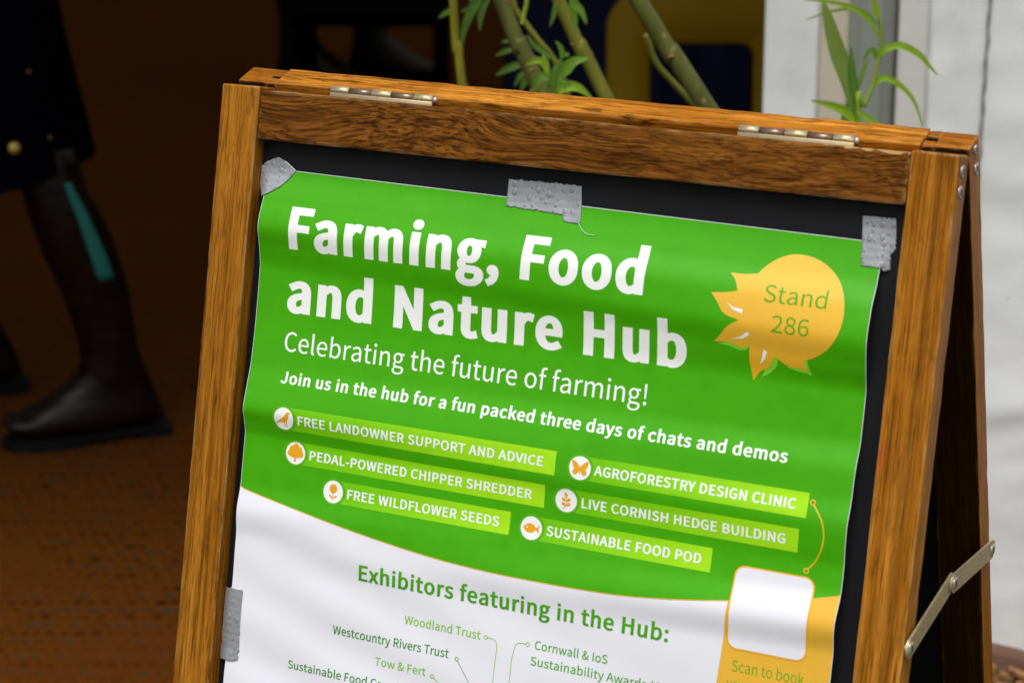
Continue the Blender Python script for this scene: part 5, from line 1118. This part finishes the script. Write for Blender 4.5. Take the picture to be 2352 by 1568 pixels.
def boot(root, heel, ang, lean, M_up, M_sole, M_el, gore=True, side=1, hgt=.57, sc=1.0):
    """tall riding boot; heel at 'heel', toe towards ang, shaft leaning forward by lean"""
    S = [(.145, .450, .228, .455, .050), (.130, .40, .240, .405, .058), (.100, .35, .228, .355, .062), (.074, .29, .208, .295, .060), (.056, .23, .178, .235, .052), (.046, .18, .150, .185, .046), (.038, .14, .148, .15, .044),
         (.024, .10, .155, .128, .043), (.008, .06, .172, .113, .043), (.0, .032, .192, .101, .044), (.06, .020, .215, .088, .047), (.13, .018, .240, .075, .049), (.19, .018, .263, .063, .047), (.24, .02, .284, .060, .042), (.270, .022, .298, .050, .030)]
    S = [(b0, z0 * hgt / .47 if z0 > .2 else z0, f0, z1 * hgt / .47 if z1 > .2 else z1, hw) for b0, z0, f0, z1, hw in S]
    M = Matrix.Translation(heel) @ Matrix.Rotation(ang, 4, 'Z') @ Matrix.Scale(sc, 4)
    def pt(i, th):
        i0 = min(int(i), len(S) - 2); f = i - i0; q = [S[i0][k] * (1 - f) + S[i0 + 1][k] * f for k in range(5)]
        B, Fp = Vector((q[0], 0, q[1])), Vector((q[2], 0, q[3])); c = (B + Fp) / 2; h = (Fp - B) / 2
        cc, ss = cos(th), sin(th); e = .82
        p = c + h * (abs(cc) ** e * (1 if cc >= 0 else -1)) + Vector((0, q[4] * abs(ss) ** e * (1 if ss >= 0 else -1), 0))
        if p.z > .10: p.x += lean * (p.z - .10) * (1 - .25 * (p.z - .1))
        k_ = max(0, 1 - abs(p.z - .115) / .05); p += Vector((0, 0, 0)) + (p - c).normalized() * (.0028 * k_ * sin(p.z * 330 + p.y * 25))
        return p
    n = 28; bm = bmesh.new(); R = loft(bm, [[M @ pt(i / 2, 2 * pi * k / n) for k in range(n)] for i in range(0, 2 * len(S) - 1)], True)
    bmesh.ops.recalc_face_normals(bm, faces=bm.faces[:]); b = link('boot', bm, M_up, root, True)
    bm = bmesh.new()
    def outl(k0, k1, z, e=.0):
        pts = [(-.008, .030), (-.004, .041), (.05, .042), (.10, .040), (.15, .047), (.20, .051), (.245, .046), (.28, .032), (.299, .010)]
        L_ = [(x, y + e) for x, y in pts if k0 <= x <= k1]; return [M @ Vector((x, y, z)) for x, y in L_] + [M @ Vector((x, -y, z)) for x, y in L_[::-1]]
    def lift(P, d): 
        return [p + Vector((0, 0, d)) for p in P]
    loft(bm, [outl(-.1, .4, .010), outl(-.1, .39, .021)])
    loft(bm, [outl(-.1, .09, 0.0), outl(-.1, .09, .0101)]); loft(bm, [outl(.12, .4, 0.0, .001), outl(.12, .4, .0101, .001)])
    bmesh.ops.recalc_face_normals(bm, faces=bm.faces[:]); link('sole', bm, M_sole, b)
    if gore:
        bm = bmesh.new(); rows = []
        for j in range(15):
            i = .9 + 2.7 * j / 14; wd_ = .11 + .13 * (j / 14) ** .7
            rows.append([bm.verts.new(M @ (pt(i, side * pi / 2 + .30 * side + wd_ * (k / 4 - .5) * 2) + Vector((0, side * .0022, 0)))) for k in range(5)])
        for A, B_ in zip(rows, rows[1:]):
            for k in range(4): bm.faces.new((A[k], A[k + 1], B_[k + 1], B_[k]))
        bmesh.ops.recalc_face_normals(bm, faces=bm.faces[:])
        g = link('elastic_gore', bm, M_el, b, True); g['label'] = 'teal elastic panel'
        g.modifiers.new('thickness', 'SOLIDIFY').thickness = .0015
    return M, pt
def person(label, hip, neck, head, lknee, lank, rknee, rank, face, coat_rings, M_coat, M_trs, hands, name='person', hair_c=(.05, .03, .015, 1)):
    root = tag(empty(name, (hip[0], hip[1], .014)), label, 'person')
    Lo = Vector(root.location); W_ = lambda P: [Vector(p) - Lo for p in P]
    hip, neck, head = Vector(hip), Vector(neck), Vector(head)
    f = Vector((cos(face), sin(face), 0)); s = Vector((-f.y, f.x, 0))
    chest = hip.lerp(neck, .68); waist = hip.lerp(neck, .33)
    V = [hip, waist, chest, neck, neck + Vector((0, 0, .07)) + f * .01, head, head + Vector((0, 0, .07))]
    R = [(.135, .11), (.115, .10), (.15, .115), (.058, .055), (.052, .054), (.085, .078), (.072, .07)]
    E = [(i, i + 1) for i in range(6)]
    for sg, kn, an in ((1, lknee, lank), (-1, rknee, rank)):
        i = len(V); V += [hip + s * sg * .085 - Vector((0, 0, .06)), Vector(kn), Vector(an)]; R += [.075, .040, .024]; E += [(0, i), (i, i + 1), (i + 1, i + 2)]
    arms = []
    for sg, (el, ha) in zip((1, -1), hands):
        sh_ = chest + s * sg * .17 + Vector((0, 0, .09)); el, ha = Vector(el), Vector(ha)
        i = len(V); V += [sh_, el, ha]; R += [.055, .042, .028]; E += [(2, i), (i, i + 1), (i + 1, i + 2)]; arms.append((sh_, el, ha))
        pd = (ha - el).normalized(); pc = ha + pd * .05; j = len(V); V += [pc]; R += [(.034, .018)]; E += [(i + 2, j)]
        ax = pd.cross(s if abs(pd.dot(s)) < .8 else f).normalized()
        for q, (o_, l) in enumerate(((-.024, .062), (-.008, .072), (.008, .068), (.024, .054))):
            m = len(V); V += [pc + pd * .036 + ax * o_, pc + pd * (.036 + l * .55) + ax * o_ * 1.1 - s * sg * .008, pc + pd * (.036 + l * .9) + ax * o_ - s * sg * .024]; R += [.0095, .0088, .0075]; E += [(j, m), (m, m + 1), (m + 1, m + 2)]
        m = len(V); V += [pc + ax * -.036 - s * sg * .008, pc + pd * .036 + ax * -.05 - s * sg * .016]; R += [.011, .009]; E += [(j, m), (m, m + 1)]
    body = skin_mesh('body', W_(V), E, R, M_skin, root)
    # face
    hc = head + Vector((0, 0, .03))
    def blob(nm, c, r, scl, mat, par):
        bm = bmesh.new(); bmesh.ops.create_uvsphere(bm, u_segments=16, v_segments=10, radius=r, matrix=Matrix.Translation(Vector(c) - Lo) @ Matrix.Rotation(face, 4, 'Z') @ Matrix.Diagonal((*scl, 1))); return link(nm, bm, mat, par, True)
    M_eye = simple('eye_white', (.75, .73, .7, 1), .2, .02)
    for sg in (1, -1):
        blob('eye', hc + f * .058 + s * sg * .032, .012, (1, 1, .7), M_eye, body); blob('pupil', hc + f * .0665 + s * sg * .032, .0055, (.8, 1, 1), M_slot, body)
        blob('ear', hc + s * sg * .080 - Vector((0, 0, .01)), .03, (.6, .3, 1), M_skin, body)
    blob('nose', hc + f * .078 - Vector((0, 0, .03)), .016, (1.1, .8, 1.5), M_skin, body)
    blob('mouth', hc + f * .068 - Vector((0, 0, .068)), .02, (.5, 1.1, .35), simple('lips', (.38, .13, .11, 1), .4, .05), body)
    bm = bmesh.new(); bmesh.ops.create_icosphere(bm, subdivisions=4, radius=1)
    for v_ in bm.verts:
        d = v_.co.copy(); k = d.x
        r = .108 if not (k > .35 and d.z < .45) else .06
        v_.co = (hc + Vector((0, 0, .012)) + f * (d.x * r * .95 - .012) + s * d.y * r * .88 + Vector((0, 0, d.z * r * (1.05 if d.z > 0 else 1.25)))) + d * .006 * noise.noise(d * 9) - Lo
    link('hair', bm, simple('hair', hair_c, .5, .4, 120), root, True)
    # trousers
    V = [hip - Vector((0, 0, .02)), hip + Vector((0, 0, .10))]; R = [(.145, .122), (.125, .112)]; E = [(0, 1)]
    for sg, kn, an in ((1, lknee, lank), (-1, rknee, rank)):
        i = len(V); k0 = hip + s * sg * .085 - Vector((0, 0, .06)); V += [k0, k0.lerp(Vector(kn), .5), Vector(kn), Vector(kn).lerp(Vector(an), .35)]; R += [.092, .068, .052, .042]; E += [(0, i), (i, i + 1), (i + 1, i + 2), (i + 2, i + 3)]
    skin_mesh('breeches', W_(V), E, R, M_trs, root)
    # coat: rings from hem to collar, plus sleeves
    bm = bmesh.new(); rings = []
    for q_, (c, rx, ry) in enumerate(coat_rings):
        tilt = .14 if q_ == 0 else .12 if q_ == 1 else 0
        rings.append([Vector(c) + f * rx * cos(2 * pi * k / 40) + s * ry * sin(2 * pi * k / 40) + (f * cos(2 * pi * k / 40) + s * sin(2 * pi * k / 40)) * (.010 * sin(k * 1.26) * max(0, 1 - c[2] / 1.0)) - Vector((0, 0, tilt * rx * cos(2 * pi * k / 40))) - Lo for k in range(40)])
    fine = []
    for A, B_ in zip(rings, rings[1:]):
        for q in range(4): fine.append([p.lerp(r_, q / 4) for p, r_ in zip(A, B_)])
    fine.append(rings[-1]); loft(bm, fine, False)
    inner = [[p.lerp(sum(r_, Vector()) / 40, .03) for p in r_] for r_ in fine]; IN = loft(bm, inner, False)
    for (sh_, el, ha) in arms: tube(bm, [p - Lo for p in bez([sh_, el, ha.lerp(el, .06)], 8)], [.076 - .030 * k / 16 for k in range(17)], 16, True)
    bmesh.ops.recalc_face_normals(bm, faces=bm.faces[:])
    coat = link('coat', bm, M_coat, root, True)
    return root, coat, Lo, f, s
M_coatn = simple('navy_wool', (.0016, .0021, .005, 1), .95, .25, 60, .02, 0, .3, 700)
M_blackw = simple('black_wool', (.003, .003, .0033, 1), .95, .25, 60, .02)
M_br = simple('olive_breeches', (.016, .019, .013, 1), .9, .2, 40, .15)
t = NT('brown_boot_leather'); v = t.coord()
t.col(t.ramp(t.noise(v, 22, 5), [(.3, (.0045, .0020, .0012, 1)), (.7, (.0105, .0046, .0028, 1))])); t.rough(t.ramp(t.noise(v, 12, 3), [(.3, .32), (.7, .5)])); t.b.inputs['Specular IOR Level'].default_value = .3; t.bump(t.math('ADD', t.noise(t.mapping(v, (14, 14, 60)), 1, 4), t.math('MULTIPLY', t.noise(v, 90, 4), .3)), .5, .005); M_boot = t.m
M_sole = simple('dark_rubber_sole', (.006, .006, .0065, 1), .7, .2, 50, .15)
t = NT('teal_elastic'); v = t.coord()
wv = t.n('ShaderNodeTexWave', bands_direction='X'); t.L(v, wv.inputs['Vector']); wv.inputs['Scale'].default_value = 120
t.col(t.mix(wv.outputs['Fac'], (.008, .14, .115, 1), (.02, .25, .20, 1))); t.rough(.7); M_teal = t.m
M_brass = simple('brass_button', (.62, .44, .10, 1), .35, .1, 200, .5, .6)

# left: walker in a navy coat and tall boots
toe = atz(15, 1030, .014); heel = atz(378, 985, .014)
d = toe - heel; ang = atan2(d.y, d.x); bl = d.length
heel2 = heel + Vector((-.285, .235, 0))
f_ = Vector((cos(ang), sin(ang), 0))
kn = heel + f_ * .165 + Vector((0, 0, .47)); kn2 = heel2 + f_ * .18 + Vector((0, 0, .47))
hipc = heel * .5 + heel2 * .5 + f_ * .19; hipc.z = .90
nk = hipc + Vector((0, 0, .53)) + f_ * .02; hd = nk + Vector((0, 0, .17)) + f_ * .03
s_ = Vector((-f_.y, f_.x, 0))
hem = atz(95, 345, .50); 
rings = [(hipc + Vector((0, 0, -.435)) - f_ * .015, .200, .25), (hipc + Vector((0, 0, -.25)) - f_ * .01, .168, .220), (hipc + Vector((0, 0, -.05)), .152, .160), (hipc + Vector((0, 0, .08)), .150, .150), (hipc + Vector((0, 0, .20)), .140, .140), (hipc + Vector((0, 0, .36)), .158, .205), (hipc + Vector((0, 0, .45)), .138, .238), (hipc + Vector((0, 0, .505)), .105, .175), (nk + Vector((0, 0, .0)), .075, .085), (nk + Vector((0, 0, .05)), .066, .07)]
wk, coat, Lo, f, s = person('person in a knee-length navy coat with brass buttons and tall brown boots walking left', hipc, nk, hd, kn2, heel2 + f_ * .09 + Vector((0, 0, .09)), kn, heel + f_ * .09 + Vector((0, 0, .09)), ang, rings, M_coatn, M_br,
    [(hipc + s_ * -.0 + s_ * .26 + f_ * .05 + Vector((0, 0, .16)), hipc + s_ * .27 + f_ * .18 + Vector((0, 0, -.03))), (hipc - s_ * .26 - f_ * .06 + Vector((0, 0, .16)), hipc - s_ * .27 + f_ * .05 + Vector((0, 0, -.05)))])
boot(wk, heel - Lo, ang, .0, M_boot, M_sole, M_teal, True, 1 if s_.y < 0 else -1, sc=bl / .292)
boot(wk, heel2 - Lo, ang + .05, .03, M_boot, M_sole, M_teal, False, 1, sc=bl / .292)
def ellbtn(px, py, r):
    # button sits on the near side of the coat where the line of sight from the photograph meets it
    best = None
    dg = bpy.context.evaluated_depsgraph_get()
    o_ = Vector((0, 0, CAMZ)); dd = (at(px, py, 3.0) - o_).normalized()
    ok, loc, nor, idx = coat.ray_cast(o_ - Lo, dd)
    if ok:
        if nor.dot(dd) > 0: nor = -nor
        bm = bmesh.new(); bmesh.ops.create_uvsphere(bm, u_segments=16, v_segments=8, radius=r, matrix=Matrix.Translation(loc) @ nor.to_track_quat('Z', 'Y').to_matrix().to_4x4() @ Matrix.Diagonal((1, 1, .35, 1)))
        link('button', bm, M_brass, coat, True)
bpy.context.view_layer.update()
for px, py, r in ((33, 340, .0095), (115, 316, .0028), (66, 165, .0028)): ellbtn(px, py, r)

# far back: a standing figure in black, and a low black bench beside it
fh = Vector((-.50, 7.0, .014)); fa = 2.7
f2 = Vector((cos(-.5), sin(-.5), 0)); h1 = atz(640, 185, .014); h2 = atz(800, 178, .014)
hp = (h1 + h2) / 2 + f2 * .05; hp.z = .92; n2 = hp + Vector((0, 0, .54)); hd2 = n2 + Vector((0, 0, .18)) + f2 * .02; s2_ = Vector((-f2.y, f2.x, 0))
if (h1 - hp).dot(s2_) < 0: h1, h2 = h2, h1
rings = [(hp + Vector((0, 0, -.62)), .20, .23), (hp + Vector((0, 0, -.3)), .19, .21), (hp, .165, .18), (hp + Vector((0, 0, .2)), .14, .15), (hp + Vector((0, 0, .37)), .158, .205), (hp + Vector((0, 0, .455)), .138, .238), (hp + Vector((0, 0, .51)), .105, .175), (n2, .075, .085), (n2 + Vector((0, 0, .05)), .065, .07)]
fp, c2, Lo2, _, _ = person('person in a long black coat and black boots standing deep inside the dark marquee', hp, n2, hd2, h1 + f2 * .04 + Vector((0, 0, .48)), h1 + f2 * .05 + Vector((0, 0, .09)), h2 + f2 * .04 + Vector((0, 0, .48)), h2 + f2 * .05 + Vector((0, 0, .09)), -.5, rings, M_blackw, M_blackw,
    [(hp + s2_ * .26 + Vector((0, 0, .17)), hp + s2_ * .26 + f2 * .1 + Vector((0, 0, -.05))), (hp - s2_ * .26 + Vector((0, 0, .17)), hp - s2_ * .26 + f2 * .1 + Vector((0, 0, -.05)))])
M_blk = simple('black_boot_leather', (.006, .005, .005, 1), .45, .2, 20)
boot(fp, h1 - Lo2, -.4, -.28, M_blk, M_sole, None, False); boot(fp, h2 - Lo2, -.6, -.28, M_blk, M_sole, None, False)
bcx = at(960, 60, 6.6); be = tag(empty('bench', (bcx.x, 6.6, .014)), 'low black bench in the dark beside the figure in the long coat', 'bench')
bm = bmesh.new(); box(bm, -.34, .09, -.16, .16, .26, .30, .006); link('seat', bm, M_blackw, be)
for x in (-.31, .065):
    for y in (-.13, .13):
        bm = bmesh.new(); box(bm, x - .018, x + .018, y - .018, y + .018, 0, .26, .003); link('leg', bm, M_blackw, be)
